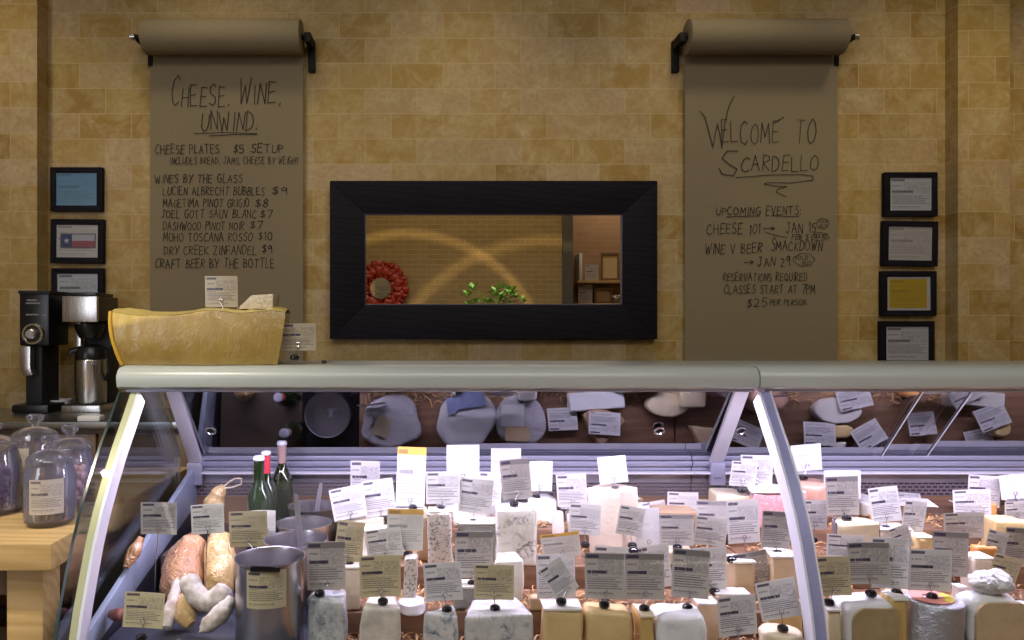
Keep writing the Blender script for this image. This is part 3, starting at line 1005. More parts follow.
def flag(r, x0, x1, z0, z1, y):
    w, h = x1 - x0, z1 - z0
    fx0, fx1, fz0, fz1 = x0 + w * 0.12, x1 - w * 0.08, z0 + h * 0.32, z0 + h * 0.70
    zm = (fz0 + fz1) / 2
    xb = fx0 + (fx1 - fx0) * 0.32
    for nm, xa, xc, za, zc, col in (('flag_border', fx0 - 0.006, fx1 + 0.006, fz0 - 0.006, fz1 + 0.006, (0.16, 0.15, 0.17)),
                                    ('blue_field', fx0, xb, fz0, fz1, (0.05, 0.07, 0.20)), ('white_stripe', xb, fx1, zm, fz1, (0.50, 0.52, 0.58)), ('red_stripe', xb, fx1, fz0, zm, (0.36, 0.10, 0.14))):
        q = bmesh.new(); box(q, xa, xc, y - (0 if nm == 'flag_border' else 0.001), y + 0.001, za, zc)
        obj(nm, shift(q, r), plain(nm + '_print', col, 0.7, var=0.1), r, smooth=0)
    q = bmesh.new()
    pts = []
    for k in range(10):
        rr = 0.017 if k % 2 == 0 else 0.007
        a = PI / 2 + k * PI / 5
        pts.append(((fx0 + xb) / 2 + rr * math.cos(a), zm + rr * math.sin(a)))
    extrude_poly(q, pts, 'y', y - 0.0018, y - 0.001)
    obj('white_star', shift(q, r), M['mat_white'], r, smooth=0)


certificate(50, 102, 167, 211, M['doc_blue'], 'black framed certificate on blue paper, topmost above the coffee grinder')
certificate(50, 103, 219, 263, M['doc_warm'], 'black framed white certificate printed with a red, white and blue flag', 0, 0.5, flag)
certificate(51, 103, 268, 313, M['doc'], 'black framed white certificate half hidden behind the coffee brewer')
certificate(885, 938, 172, 216, M['doc'], 'black framed notice in dense print, topmost of the four in its column')
certificate(883, 938, 221, 266, M['doc_warm'], 'black framed cream certificate with faint print, above the golden one', 0, 1.0)
certificate(882, 937, 271, 316, M['doc_gold'], 'black framed certificate on golden yellow paper', 0.012)
certificate(881, 935, 321, 366, M['doc'], 'black framed letter just above the case rail, below the golden certificate')

# ------------------------------------------------------------------ back counter
CT = 0.93
cc = thing('back_counter', 'brown wooden cabinet run standing along the tiled wall behind the case', 'cabinet', (0, 3.7, 0))
obj('body', shift(B(-2.9, 3.9, 3.38, WALL - 0.115, 0.1, CT - 0.035), cc), M['cab_wood'], cc)
for i in range(10):
    xa = -2.88 + i * 0.677
    d = obj('door', shift(B(xa, xa + 0.66, 3.36, 3.379, 0.14, CT - 0.06, 0.003), cc), M['cab_wood'], cc)
    obj('handle', shift(B(xa + 0.56, xa + 0.60, 3.34, 3.359, 0.62, 0.76, 0.004), cc), M['steel'], d)
tag(obj('steel_countertop', B(-2.9, 3.9, 3.32, WALL - 0.115, CT - 0.033, CT, 0.006), M['counter_steel']),
    'long stainless steel worktop under the coffee machines', 'countertop')

# coffee grinder
gy = 3.68
g = thing('coffee_grinder', 'tall black coffee grinder with a round chrome dial on the steel worktop', 'coffee grinder', (X(36, gy), gy, CT))
def gb(x0, x1, y0, y1, ya, yb, bev=0.008): return shift(B(X(x0, ya), X(x1, ya), ya, yb, Z(y1, ya), Z(y0, ya), bev), g)
b = bmesh.new(); box(b, X(11, 3.64), X(48, 3.64), 3.64, 3.86, CT, CT + 0.042, 0.012)
obj('base', shift(b, g), M['black'], g)
obj('column', gb(25.5, 42, 344, 405, 3.71, 3.88), M['black_matt'], g)
obj('head', gb(19, 49, 293, 346, gy, 3.88, 0.012), M['black'], g)
obj('hopper_lid', gb(18, 50, 290.5, 294, gy - 0.005, 3.88, 0.004), M['black_matt'], g)
gy = gy + 0.06
dial = bmesh.new()
lathe(dial, [(0, 0.006), (0.038, 0.006), (0.042, 0.014), (0.050, 0.014), (0.054, 0.008), (0.055, 0), (0, 0)], 40)
bmesh.ops.rotate(dial, verts=dial.verts, matrix=Matrix.Rotation(PI / 2, 3, 'X'))
for v in dial.verts: v.co += Vector((X(33.5, gy - .06), gy - 0.06, Z(334, gy - .06)))
dl = obj('dial', shift(dial, g), M['chrome'], g)
for nm, prof, mt in (('dial_face', [(0, 0.0075), (0.0375, 0.0075), (0.0375, 0.0065), (0, 0.0065)], 'black'), ('dial_knob', [(0, 0.036), (0.020, 0.036), (0.024, 0.032), (0.027, 0.008), (0, 0.008)], 'steel')):
    kb = bmesh.new(); lathe(kb, prof, 28)
    bmesh.ops.rotate(kb, verts=kb.verts, matrix=Matrix.Rotation(PI / 2, 3, 'X'))
    for v in kb.verts: v.co += Vector((X(33.5, gy - .06), gy - 0.06, Z(334, gy - .06)))
    obj(nm, shift(kb, g), M[mt], dl)

b = bmesh.new()
extrude_poly(b, [(X(29, gy), Z(346, gy)), (X(40, gy), Z(346, gy)), (X(40, gy), Z(367, gy)), (X(42, gy), Z(374, gy)), (X(33, gy), Z(375, gy)), (X(30, gy), Z(366, gy))], 'y', gy - 0.09, gy - 0.052, 0.003)
obj('spout', shift(b, g), M['steel'], g)
b = bmesh.new()
for (x0, x1, yy) in ((27, 37, 300), (26, 40, 303), (26, 39, 314.5), (42, 47, 315)):
    box(b, X(x0, gy - .06), X(x1, gy - .06), gy - 0.0615, gy - 0.058, Z(yy + 0.9, gy - .06), Z(yy - 0.6, gy - .06))
obj('front_lettering', shift(b, g), plain('grey_print', (0.22, 0.22, 0.22), 0.5), g)

# coffee brewer
by = 3.68
br_ = thing('coffee_brewer', 'chrome and black coffee brewer standing beside the grinder', 'coffee brewer', (X(85, by), by, CT))
def bb(x0, x1, y0, y1, ya, yb, bev=0.006): return shift(B(X(x0, ya), X(x1, ya), ya, yb, Z(y1, ya), Z(y0, ya), bev), br_)
obj('back_body', bb(84, 111, 320, 402, 3.83, 3.93), M['black_matt'], br_)
obj('brew_head', bb(62, 97, 296, 322, by, by + 0.02, 0.004), M['steel'], br_)
obj('side_tank', bb(62.6, 97.4, 296, 321, by + 0.021, 3.94, 0.004), plain('dark_bronze_panel', (0.045, 0.036, 0.024), 0.4), br_)
obj('lid', bb(66, 96, 292.5, 295.6, by + 0.02, 3.9, 0.003), M['black'], br_)
obj('post', bb(75, 81, 322, 400, 3.79, 3.82), M['steel'], br_)
obj('base', shift(B(X(62, by), X(101, by), by - 0.01, 3.93, CT, CT + 0.035, 0.006), br_), M['steel'], br_)
obj('drip_tray', shift(B(X(64, by), X(99, by), by, 3.88, CT + 0.0352, CT + 0.039), br_), M['black_matt'], br_)
b = bmesh.new(); lathe(b, [(0, 0), (0.05, 0), (0.07, 0.05), (0.07, 0.07), (0, 0.07)], 28)
for v in b.verts: v.co += Vector((X(90, 3.77), 3.77, Z(338, 3.77)))
obj('filter_basket', shift(b, br_), M['black'], br_)
# airpot
ay = 3.765
ap = thing('thermal_carafe', 'steel thermal carafe with a black lid on the brewer base', 'thermal carafe', (X(91, ay), ay, CT + 0.039))
R0 = 15.0 * ay / F
Hh = Z(360, ay) - CT - 0.039
b = bmesh.new(); lathe(b, [(0, 0), (R0 * 0.96, 0), (R0, 0.008), (R0, Hh), (R0 * 0.93, Hh + 0.006), (0, Hh + 0.006)], 40)
obj('body', b, M['steel'], ap)
b = bmesh.new(); lathe(b, [(0, Hh + 0.006), (R0 * 0.98, Hh + 0.006), (R0 * 1.0, Hh + 0.03), (R0 * 0.8, Hh + 0.065), (R0 * 0.5, Hh + 0.078), (0, Hh + 0.08)], 36)
obj('lid', b, M['black'], ap)
b = bmesh.new()
tube(b, [(-R0 * 0.5, -R0 * 0.3, Hh + 0.055), (-R0 * 1.1, -R0 * 0.5, Hh + 0.045), (-R0 * 1.25, -R0 * 0.5, Hh + 0.02)], [0.018, 0.014, 0.010], 12)
obj('spout', b, M['black'], ap)
b = bmesh.new()
tube(b, [(R0 * 0.6, 0, Hh + 0.06), (R0 * 1.25, -0.02, Hh + 0.05), (R0 * 1.35, -0.02, Hh - 0.06), (R0 * 1.02, -0.01, Hh - 0.10)], 0.011, 10)
obj('handle', b, M['black'], ap)
tag(obj('white_box', B(X(88, 3.44), X(110, 3.44), 3.335, 3.39, CT, CT + 0.024, 0.006), M['white_plastic']), 'small white box at the worktop edge in front of the brewer', 'box')
b = bmesh.new(); lathe(b, [(0, 0), (0.05, 0), (0.058, 0.05), (0.054, 0.05), (0.047, 0.006), (0, 0.006)], 28)
tag(obj('white_bowl', b, M['white_plastic'], None, (X(60, 3.84), 3.84, CT)), 'small white cup standing between the grinder and the brewer base', 'cup')

# ------------------------------------------------------------------ wooden table with jars
TH, TX = 0.80, -0.985
tb = thing('butcher_block_table', 'thick butcher block table standing beside the glass case', 'table', (-1.6, 2.4, 0))
obj('tabletop', shift(B(-2.2, TX, 1.90, 2.95, TH - 0.068, TH, 0.004), tb), M['butcher'], tb)
for lx in (-2.13, -1.13):
    for ly in (1.955, 2.84):
        obj('leg', shift(B(lx - 0.0, lx + 0.095, ly, ly + 0.09, 0, TH - 0.069, 0.004), tb), M['butcher'], tb)
obj('apron', shift(B(-2.03, -1.04, 1.99, 2.01, TH - 0.16, TH - 0.069), tb), M['cab_wood'], tb)
obj('apron', shift(B(-1.075, -1.055, 2.05, 2.83, TH - 0.16, TH - 0.069), tb), M['cab_wood'], tb)


def jar(cx, w, z, hb, label, content, card=None, knob=True):
    r = w / 2
    j = thing('glass_jar', label, 'jar', (cx, z, TH), group='lidded glass jars on the wooden table')
    b = bmesh.new()
    lathe(b, [(0, 0.0), (r * 0.80, 0.0), (r * 0.97, 0.012), (r, 0.03), (r, hb * 0.80), (r * 0.93, hb * 0.92), (r * 0.86, hb), (r * 0.88, hb + 0.006), (r * 0.82, hb + 0.006),
              (r * 0.82, hb * 0.97), (r * 0.92, hb * 0.80), (r * 0.94, 0.03), (r * 0.9, 0.016), (0, 0.008)], 36)
    obj('body', b, M['jar_glass'], j)
    b = bmesh.new()
    zz = hb + 0.007
    prof = [(0, zz), (r * 0.9, zz), (r * 0.92, zz + 0.008), (r * 0.82, zz + 0.02), (r * 0.45, zz + 0.034), (r * 0.18, zz + 0.038)]
    if knob: prof += [(r * 0.17, zz + 0.046), (r * 0.34, zz + 0.058), (r * 0.36, zz + 0.07), (r * 0.26, zz + 0.076), (0, zz + 0.077)]
    else: prof += [(0, zz + 0.04)]
    lathe(b, prof, 36)
    obj('lid', b, M['jar_glass'], j)
    cm, lo, hi, size, seed = content
    b = bmesh.new()
    rs = random.Random(seed)
    n = 0
    zc = 0.012 + size
    while zc < hi and n < 260:
        ring = r * 0.9 - size
        for q in range(14):
            a = rs.uniform(0, 2 * PI)
            rr = ring * math.sqrt(rs.uniform(0.35, 1))
            ball(b, (rr * math.cos(a), rr * math.sin(a), zc + rs.uniform(-0.3, 0.3) * size), size, size * rs.uniform(0.7, 1), size * rs.uniform(0.7, 1), 7, 5)
            n += 1
        zc += size * 1.25
    o = obj('contents', b, cm, j)
    o['kind'] = 'stuff'
    if card:
        q = bmesh.new()
        uvl = q.loops.layers.uv.verify()
        cw, ch, cz, ca = card
        prev = None
        for k in range(7):
            a = -PI / 2 + ca + (k / 6 - 0.5) * cw / r
            p = [q.verts.new(((r + 0.0015) * math.cos(a), (r + 0.0015) * math.sin(a), zq)) for zq in (cz, cz + ch)]
            if prev:
                f = q.faces.new((prev[0], p[0], p[1], prev[1]))
                for lp, uv in zip(f.loops, (((k - 1) / 6, 0), (k / 6, 0), (k / 6, 1), ((k - 1) / 6, 1))): lp[uvl].uv = uv
            prev = p
        obj('label_card', q, M['jar_card'], j)
    return j


M['jar_card'] = card_material('jar_card_paper', (0.70, 0.62, 0.54), 0, None, 0.8)
fig = plain('dark_dried_fruit', (0.16, 0.10, 0.06), 0.5, var=0.6, scale=40)
apricot = plain('golden_dried_fruit', (0.62, 0.33, 0.06), 0.5, var=0.3, scale=40)
pinkish = plain('pale_pink_candy', (0.62, 0.36, 0.33), 0.5, var=0.3, scale=40)
purple = plain('purple_dried_berries', (0.12, 0.05, 0.14), 0.5, var=0.4, scale=40)
jar(X(50, 2.10), 0.134, 2.10, 0.165, 'glass jar of dark dried fruit with a tan card, nearest the table edge', (fig, 0, 0.06, 0.011, 1), (0.090, 0.095, 0.040, 0.33))
jar(X(35, 2.42), 0.150, 2.42, 0.185, 'glass jar of golden dried fruit, its tan card partly behind another jar', (apricot, 0, 0.07, 0.013, 2), (0.085, 0.115, 0.055, -0.30))
jar(X(70, 2.27), 0.138, 2.27, 0.172, 'glass jar of pale pink sweets behind the jar of dark fruit', (pinkish, 0, 0.12, 0.012, 3))
jar(X(-8, 2.22), 0.156, 2.22, 0.185, 'glass jar of purple berries cut off by the picture edge', (purple, 0, 0.14, 0.012, 4))
# ================================================================== THE DISPLAY CASES
XL, XR = -0.90, 0.8825          # inner ends of the first case
CURVE = [(2.105, 1.168), (2.045, 1.10), (1.977, 1.026), (1.925, 0.96), (1.875, 0.89), (1.835, 0.82), (1.80, 0.743), (1.773, 0.68), (1.754, 0.624), (1.735, 0.55), (1.722, 0.47)]   # (y, z) of the front glass


def curve_strip(bm, x0, x1, off0, off1, curve=CURVE, lean=0.0):
    """band of the front curve between x0 and x1; off0/off1 are offsets outwards (towards the shopper)"""
    n = len(curve)
    def nrm(i):
        a = Vector(curve[max(i - 1, 0)]); b_ = Vector(curve[min(i + 1, n - 1)])
        t = (b_ - a).normalized()
        return Vector((t.y, -t.x)) if Vector((t.y, -t.x)).x < 0 else Vector((-t.y, t.x))
    rows = []
    for i in range(n):
        nn = nrm(i)
        p0 = Vector(curve[i]) + nn * off0
        p1 = Vector(curve[i]) + nn * off1
        sh_ = lean * (curve[i][1] - 0.85)
        rows.append([bm.verts.new((x + sh_, p.x, p.y)) for x, p in ((x0, p0), (x1, p0), (x1, p1), (x0, p1))])
    for i in range(n - 1):
        for k in range(4):
            bm.faces.new((rows[i][k], rows[i][(k + 1) % 4], rows[i + 1][(k + 1) % 4], rows[i + 1][k]))
    bm.faces.new(rows[0]); bm.faces.new(rows[-1][::-1])
    return bm


STEPS = [(1.765, 1.955, 0.545), (1.956, 2.135, 0.605), (2.136, 2.335, 0.668), (2.336, 2.66, 0.72)]
REAR = 2.665


def base_at(y):
    for a, b_, h in STEPS:
        if y < b_: return h
    return STEPS[-1][2]


def case(label, x0, x1, first):
    k = thing('display_case', label, 'display case', ((x0 + x1) / 2, 2.3, 0), group='curved glass cheese cases')
    S = lambda bm: shift(bm, k)
    # top rail: rounded moulding and flat top
    b = bmesh.new()
    xa = X(118, 2.10) if first else x0
    prof = [(2.10, 1.1755), (2.088, 1.183), (2.084, 1.205), (2.086, 1.216), (2.094, 1.228), (2.106, 1.236), (2.14, 1.241), (2.43, 1.241), (2.44, 1.235), (2.44, 1.19), (2.43, 1.1755), (2.12, 1.1750)]
    extrude_poly(b, prof, 'x', xa, x1 - 0.0012, 0.004 if first else 0.002)
    obj('top_rail', S(b), M['rail_alu'], k)
    b = bmesh.new(); box(b, xa + 0.02, x1 - 0.01, 2.105, 2.42, 1.168, 1.1745)
    obj('canopy_underside', S(b), M['alu'], k)
    # front glass
    b = bmesh.new(); curve_strip(b, x0 + 0.03, x1 - 0.004, 0.0, 0.006)
    obj('front_glass', S(b), M['glass'], k, smooth=60)
    # posts
    if first:
        b = bmesh.new(); curve_strip(b, -0.851, -0.843, -0.048, -0.001)
        obj('front_post', S(b), M['post_white'], k)
        b = bmesh.new(); curve_strip(b, -0.868, -0.8515, -0.03, -0.001)
        obj('outer_post_trim', S(b), M['post_warm_lit'], k)
        # end glass with its dark edge
        b = bmesh.new()
        pts = [(p[0], p[1]) for p in CURVE] + [(2.60, 0.47), (2.60, 0.90), (2.42, 1.160)]
        extrude_poly(b, pts, 'x', -0.902, -0.896)
        obj('end_glass', S(b), M['end_glass'], k, smooth=0)
        b = bmesh.new(); curve_strip(b, -0.9025, -0.8955, 0.0, 0.002)
        obj('end_glass_edge', S(b), M['glass_edge'], k)
        # sloping blue-grey band and the dark panel below it
        b = bmesh.new()
        extrude_poly(b, [(2.665, 0.862), (1.80, 0.585), (1.80, 0.530), (2.665, 0.725)], 'x', -0.880, -0.862, 0.004)
        obj('end_ledge', S(b), M['liner'], k)
        b = bmesh.new()
        extrude_poly(b, [(2.665, 0.724), (1.80, 0.529), (1.775, 0.47), (2.665, 0.47)], 'x', -0.878, -0.864)
        obj('end_liner', S(b), M['liner_dark'], k)
    rp = (XR + 0.002, XR + 0.028)
    if first:
        b = bmesh.new(); curve_strip(b, XR, XR + 0.006, -0.048, -0.001, lean=0.038)
        obj('front_post', S(b), M['post_white'], k)
    else:
        b = bmesh.new(); curve_strip(b, x0 - 0.0035, x0 + 0.0185, -0.03, 0.0015, lean=0.038)
        obj('front_post', S(b), M['post_blue_reflect'], k)
        b = bmesh.new(); curve_strip(b, x0 + 0.019, x0 + 0.023, -0.012, 0.006, lean=0.038)
        obj('glass_edge_trim', S(b), M['post_white'], k)
    # rear struts, slanting from the canopy back to the rear deck
    def strut(xm):
        b = bmesh.new()
        p0, p1 = Vector((2.40, 1.175)), Vector((2.655, 0.868))
        t = (p1 - p0).normalized(); nn = Vector((-t.y, t.x)) * 0.008
        extrude_poly(b, [tuple(p0 + nn), tuple(p1 + nn), tuple(p1 - nn), tuple(p0 - nn)], 'x', xm - 0.023, xm + 0.023, 0.002)
        s_ = obj('rear_strut', S(b), M['post_white'], k)
        b = bmesh.new(); box(b, xm - 0.026, xm + 0.026, 2.628, 2.652, 0.795, 0.872, 0.003)
        for sx in (-0.008, 0.008):
            tube(b, [(xm + sx, 2.628, 0.825), (xm + sx, 2.622, 0.825)], 0.004, 8)
        obj('strut_bracket', S(b), M['alu'], s_)
    if first:
        strut(-0.862); strut(0.975)
    # sliding rear doors of smoked, half mirroring glass, leaning back
    ends = [(x0 + 0.05, (x0 + x1) / 2 + 0.06, 0.0), ((x0 + x1) / 2 - 0.02, 0.972, 0.012)] if first else [(0.976, X(905, 2.52), 0.0), (X(900, 2.52), X(955, 2.52), 0.010), (X(940, 2.52), x1 - 0.01, 0.02)]
    for (da, db, dy) in ends:
        b = bmesh.new()
        p0, p1 = Vector((2.414 + dy, 1.162)), Vector((2.660 + dy, 0.893))
        t = (p1 - p0).normalized(); nn = Vector((-t.y, t.x)) * 0.0025
        extrude_poly(b, [tuple(p0 + nn), tuple(p1 + nn), tuple(p1 - nn), tuple(p0 - nn)], 'x', da, db)
        d = obj('rear_door', S(b), M['rear_glass'], k, smooth=0)
        if not first:
            for ex in (da, db):
                b = bmesh.new()
                extrude_poly(b, [tuple(p0 - nn * 2), tuple(p1 - nn * 2), tuple(p1 - nn * 2 - nn * 0.8), tuple(p0 - nn * 2 - nn * 0.8)], 'x', ex - 0.002, ex + 0.002)
                obj('polished_edge', S(b), M['post_white'], d, smooth=0)
        for hx in ((X(663, 2.52), X(746, 2.52), X(207, 2.52)) if first and dy == 0 else ()):
            q = p0 + (p1 - p0) * 0.62
            rb = bmesh.new()
            for i in range(20):
                pass
            bmesh.ops.create_circle
            ring = []
            for i in range(24):
                a = 2 * PI * i / 24
                u_, w_ = 0.016 * math.cos(a), 0.016 * math.sin(a)
                ring.append((hx + u_, q.x + t.x * w_ - 0.006, q.y + t.y * w_))
            tube(rb, ring + [ring[0]], 0.0035, 8)
            obj('finger_ring', S(rb), M['chrome'], d)
            cb_ = bmesh.new()
            cen = [cb_.verts.new((p[0], p[1] + 0.002, p[2])) for p in ring]
            cb_.faces.new(cen)
            obj('finger_hole', S(cb_), M['black'], d, smooth=0)
    # rear rails, steel strip, perforated return grille, back panel
    xa, xb = (x0 + 0.015, x1) if first else (x0 + 0.001, x1)
    b = bmesh.new()
    box(b, xa, xb, 2.655, 2.70, 0.878, 0.893, 0.002)
    box(b, xa, xb, 2.648, 2.70, 0.858, 0.875, 0.002)
    box(b, xa, xb, 2.662, 2.70, 0.842, 0.857, 0.002)
    obj('rear_rail', S(b), M['alu'], k)
    b = bmesh.new(); box(b, xa, xb, 2.63, 2.70, 0.833, 0.8395, 0.001)
    obj('rear_ledge', S(b), M['post_white'], k)
    b = bmesh.new(); box(b, xa, xb, 2.664, 2.70, 0.797, 0.8325)
    obj('rear_strip', S(b), M['steel_strip'], k)
    b = bmesh.new(); box(b, xa, xb, 2.667, 2.70, 0.750, 0.7965)
    obj('return_grille', S(b), M['grille'], k, smooth=0)
    b = bmesh.new(); box(b, xa, xb, 2.6655, 2.70, 0.45, 0.7495)
    obj('back_panel', S(b), M['shelf_wood'], k, smooth=0)
    # stepped wooden boards, or a flat slate tray in the sausage bay
    sx = -0.305 if first else x0 + 0.002
    for (a, c_, h) in STEPS:
        b = bmesh.new(); box(b, sx, x1 - 0.001, a, c_, h - 0.10, h, 0.002)
        obj('shelf_step', S(b), M['shelf_wood'], k)
    if first:
        b = bmesh.new(); box(b, -0.857, sx - 0.001, 1.765, 2.662, 0.50, 0.545, 0.003)
        obj('slate_tray', S(b), M['slate'], k)
    b = bmesh.new(); box(b, x0, x1 - 0.001, 1.74, 2.70, 0.10, 0.44, 0.01)
    obj('base_cabinet', S(b), M['alu'], k)
    return k


case('long curved glass cheese case holding sausages, pots and cheeses, white posts at both ends', XL, XR + 0.008, True)
case('adjoining glass cheese case beyond the white and blue post, cut off by the picture edge', XR + 0.010, 2.45, False)


# loose wood wool on the boards
def wool():
    rs = random.Random(11)
    b = bmesh.new()
    def curl(x, y, z, s):
        a = rs.uniform(0, 2 * PI)
        pts = []
        k = rs.uniform(-5, 5)
        for i in range(5):
            t = i / 4
            aa = a + k * t * 0.4
            pts.append(Vector((x + math.cos(aa) * s * t, y + math.sin(aa) * s * t, z + math.sin(t * PI) * s * 0.22 + 0.001)))
        w = Vector((-math.sin(a), math.cos(a), 0.3)) * 0.0022
        prev = None
        for p in pts:
            c = [b.verts.new(p - w), b.verts.new(p + w)]
            if prev: b.faces.new((prev[0], c[0], c[1], prev[1]))
            prev = c
    for (y0, y1, h) in STEPS:
        for i in range(900):
            x = rs.uniform(-0.30, 2.1)
            if x > 0.86 and x < 0.93: continue
            y = rs.uniform(y0 + 0.01, min(y1 - 0.015, 2.47))
            curl(x, y, h + rs.uniform(0, 0.012), rs.uniform(0.02, 0.045))
    return b


M['wool'] = plain('wood_wool', (0.50, 0.30, 0.13), 0.8, var=0.35, scale=14)
tag(obj('wood_wool', wool(), M['wool'], smooth=0), 'curly orange wood wool bedding strewn on the case boards', 'wood wool', kind='stuff')


# ------------------------------------------------------------------ cheeses
def poly_shape(kind, w, d):
    """plan of a piece: x to the right, y away from the shopper"""
    if kind == 'block': return [(-w / 2, -d / 2), (w / 2, -d / 2), (w / 2, d / 2), (-w / 2, d / 2)]
    if kind == 'trap': return [(-w / 2, -d / 2), (w / 2, -d / 2), (w * 0.33, d / 2), (-w * 0.36, d / 2)]
    if kind == 'slant': return [(-w / 2, -d * 0.2), (w / 2, -d / 2), (w * 0.46, d / 2), (-w * 0.30, d / 2)]
    if kind == 'wedge':           # point away, rounded rind in front
        return [(w / 2 * math.sin(a), -d / 2 + (1 - math.cos(a)) * d * 0.25) for a in [(-1 + i / 4) * PI / 2 for i in range(9)]] + [(w * 0.08, d / 2), (-w * 0.08, d / 2)]
    if kind == 'tri': return [(-w / 2, -d * 0.1), (w / 2, -d / 2), (w * 0.42, d / 2)]
    if kind == 'round':
        return [(w / 2 * math.cos(2 * PI * i / 32), d / 2 * math.sin(2 * PI * i / 32)) for i in range(32)]
    if kind == 'half':            # flat cut in front, round behind
        return [(w / 2 * math.cos(PI * i / 18), -d / 2 + d * math.sin(PI * i / 18)) for i in range(19)]
    if kind == 'corner':          # an edge turned to the shopper
        return [(-w / 2, 0), (w * 0.08, -d / 2), (w / 2, -d * 0.05), (-w * 0.02, d / 2)]
    raise KeyError(kind)


def sliced(bm, h, n):
    """cut the walls at n levels so that noise can shape them"""
    for i in range(1, n):
        bmesh.ops.bisect_plane(bm, geom=bm.verts[:] + bm.edges[:] + bm.faces[:], plane_co=(0, 0, h * i / n), plane_no=(0, 0, 1))


def body(kind, w, d, h, bev=0.006, amp=0.002, seed=1, bulge=0.0, z0=0.0):
    b = bmesh.new()
    pts = poly_shape(kind, w, d)
    extrude_poly(b, pts, 'z', z0, z0 + h, min(bev, w * 0.3, h * 0.3), 3)
    sliced(b, z0 + h, 5)
    for ax in (Vector((1, 0, 0)), Vector((0, 1, 0))):
        L_ = w if ax.x else d
        for i in range(1, 5):
            bmesh.ops.bisect_plane(b, geom=b.verts[:] + b.edges[:] + b.faces[:], plane_co=ax * (L_ * (i / 5 - 0.5)), plane_no=ax)
    if bulge:
        for v in b.verts:
            s = 1 + bulge * math.sin(PI * min(1, max(0, (v.co.z - z0) / h)))
            v.co.x *= s; v.co.y *= s
    rough(b, amp * 1.5, 24, seed)
    q = random.Random(seed)
    sx, sy, tp, sl = q.uniform(-0.05, 0.05), q.uniform(-0.03, 0.05), q.uniform(-0.08, 0.02), q.uniform(-0.05, 0.05)
    for v in b.verts:
        if z0 == 0:
            t = v.co.z / h
            v.co.x = v.co.x * (1 + tp * t) + sx * v.co.z
            v.co.y += sy * v.co.z
            v.co.z += sl * v.co.x * t
        v.co.z = max(v.co.z, 0.0)
    return b


CH_GROUP = 'cheeses in the glass cases'
SEED = [0]


def cheese_piece(name, label, kind, cx, w, ytop, y, d, mat, rind=None, bev=0.009, amp=0.0030, bulge=0.0, rot=0.0, base=None, cut=None, sheet=None):
    SEED[0] += 1
    z0 = base_at(y) if base is None else base
    yc = y
    top = Z(ytop, yc)
    h = max(0.03, top - z0)
    ww = w * yc / F
    r = thing(name, label, 'cheese', (X(cx, yc), yc, z0 + 0.0006), (0, 0, math.radians(rot)), CH_GROUP)
    obj('paste', body(kind, ww, d, h, bev, amp, SEED[0], bulge), mat, r, smooth=50)
    if rind == 'top':
        obj('rind', body(kind, ww * 1.012, d * 1.012, 0.006, 0.0025, 0.001, SEED[0] + 50, 0, h - 0.003), cut, r, smooth=50)
    elif rind == 'side':          # rind strip on the right hand end
        b = bmesh.new(); box(b, ww / 2 - 0.004, ww / 2 + 0.003, -d / 2 + 0.004, d / 2, 0, h * 0.97, 0.003)
        obj('rind', rough(b, 0.001, 30, SEED[0]), cut, r)
    elif rind == 'face':          # rounded cut face in front
        b = bmesh.new()
        x0, x1, za, zb = -ww * 0.41, ww * 0.475, 0.001, h * 0.92
        pts = []
        rr = min(ww, h) * 0.26
        for (cx_, cz_, a0) in ((x1 - rr * 0.3, zb - rr * 0.3, 0), (x0 + rr, zb - rr, PI / 2), (x0 + rr, za + rr, PI), (x1 - rr * 0.3, za + rr * 0.3, 1.5 * PI)):
            rq = rr if cx_ < 0 else rr * 0.3
            for i in range(5): pts.append((cx_ + rq * math.cos(a0 + i * PI / 8), cz_ + rq * math.sin(a0 + i * PI / 8)))
        extrude_poly(b, pts, 'y', -d / 2 - 0.0035, -d / 2 + 0.01)
        o = obj('cut_face', b, cut, r); o['label'] = 'rounded brown cut face'
    elif rind == 'bottom':
        obj('rind', body(kind, ww * 1.01, d * 1.01, 0.012, 0.003, 0.001, SEED[0] + 50), cut, r, smooth=50)
    elif rind == 'back':          # rind around the rounded back and sides of a half wheel
        b = bmesh.new()
        n = 18
        outer = [(ww / 2 * 1.03 * math.cos(PI * i / n), -d / 2 + d * 1.03 * math.sin(PI * i / n)) for i in range(n + 1)]
        inner = [(ww / 2 * 0.985 * math.cos(PI * i / n), -d / 2 + d * 0.985 * math.sin(PI * i / n)) for i in range(n + 1)]
        extrude_poly(b, outer + inner[::-1], 'z', 0, h * 1.005)
        obj('rind', b, cut, r, smooth=50)
    return r, h


def ch(label, kind, cx, w, ytop, y, d, mat, **k):
    nm = k.pop('name', 'cheese_wedge')
    return cheese_piece(nm, label, kind, cx, w, ytop, y, d, M[mat], cut=M[k.pop('cut')] if 'cut' in k else None, **k)


# front row
ch('blue-grey mottled cheese block with a white top, beside the big steel pot', 'slant', 328, 39, 596, 1.90, 0.085, 'ch_grey', name='cheese_block')
ch('streaked tan and grey cheese block under a warm-lit card', 'trap', 380, 41, 602, 1.88, 0.09, 'ch_stripe', name='cheese_block', bulge=0.04)
ch('low white disc cheese behind the streaked block', 'round', 412, 28, 606, 1.962, 0.08, 'ch_brie', name='cheese_round', base=0.545 + 0.061)
ch('narrow blue-veined wedge with its point turned aside', 'tri', 441, 36, 610, 1.855, 0.08, 'ch_blue')
ch('big white cheese block with blue patches, widest in the front row', 'trap', 497, 68, 607, 1.89, 0.115, 'ch_blue', name='cheese_block')
ch('yellow cheese wedge with a curved left edge under the tilted diamond card', 'block', 561, 38, 605, 1.86, 0.07, 'ch_yellow', bulge=0.03, rind='top', cut='ch_white')
ch('broad golden-yellow wedge with a rounded right corner', 'block', 607, 44, 607, 1.86, 0.075, 'ch_yellow', bulge=0.05, bev=0.014)
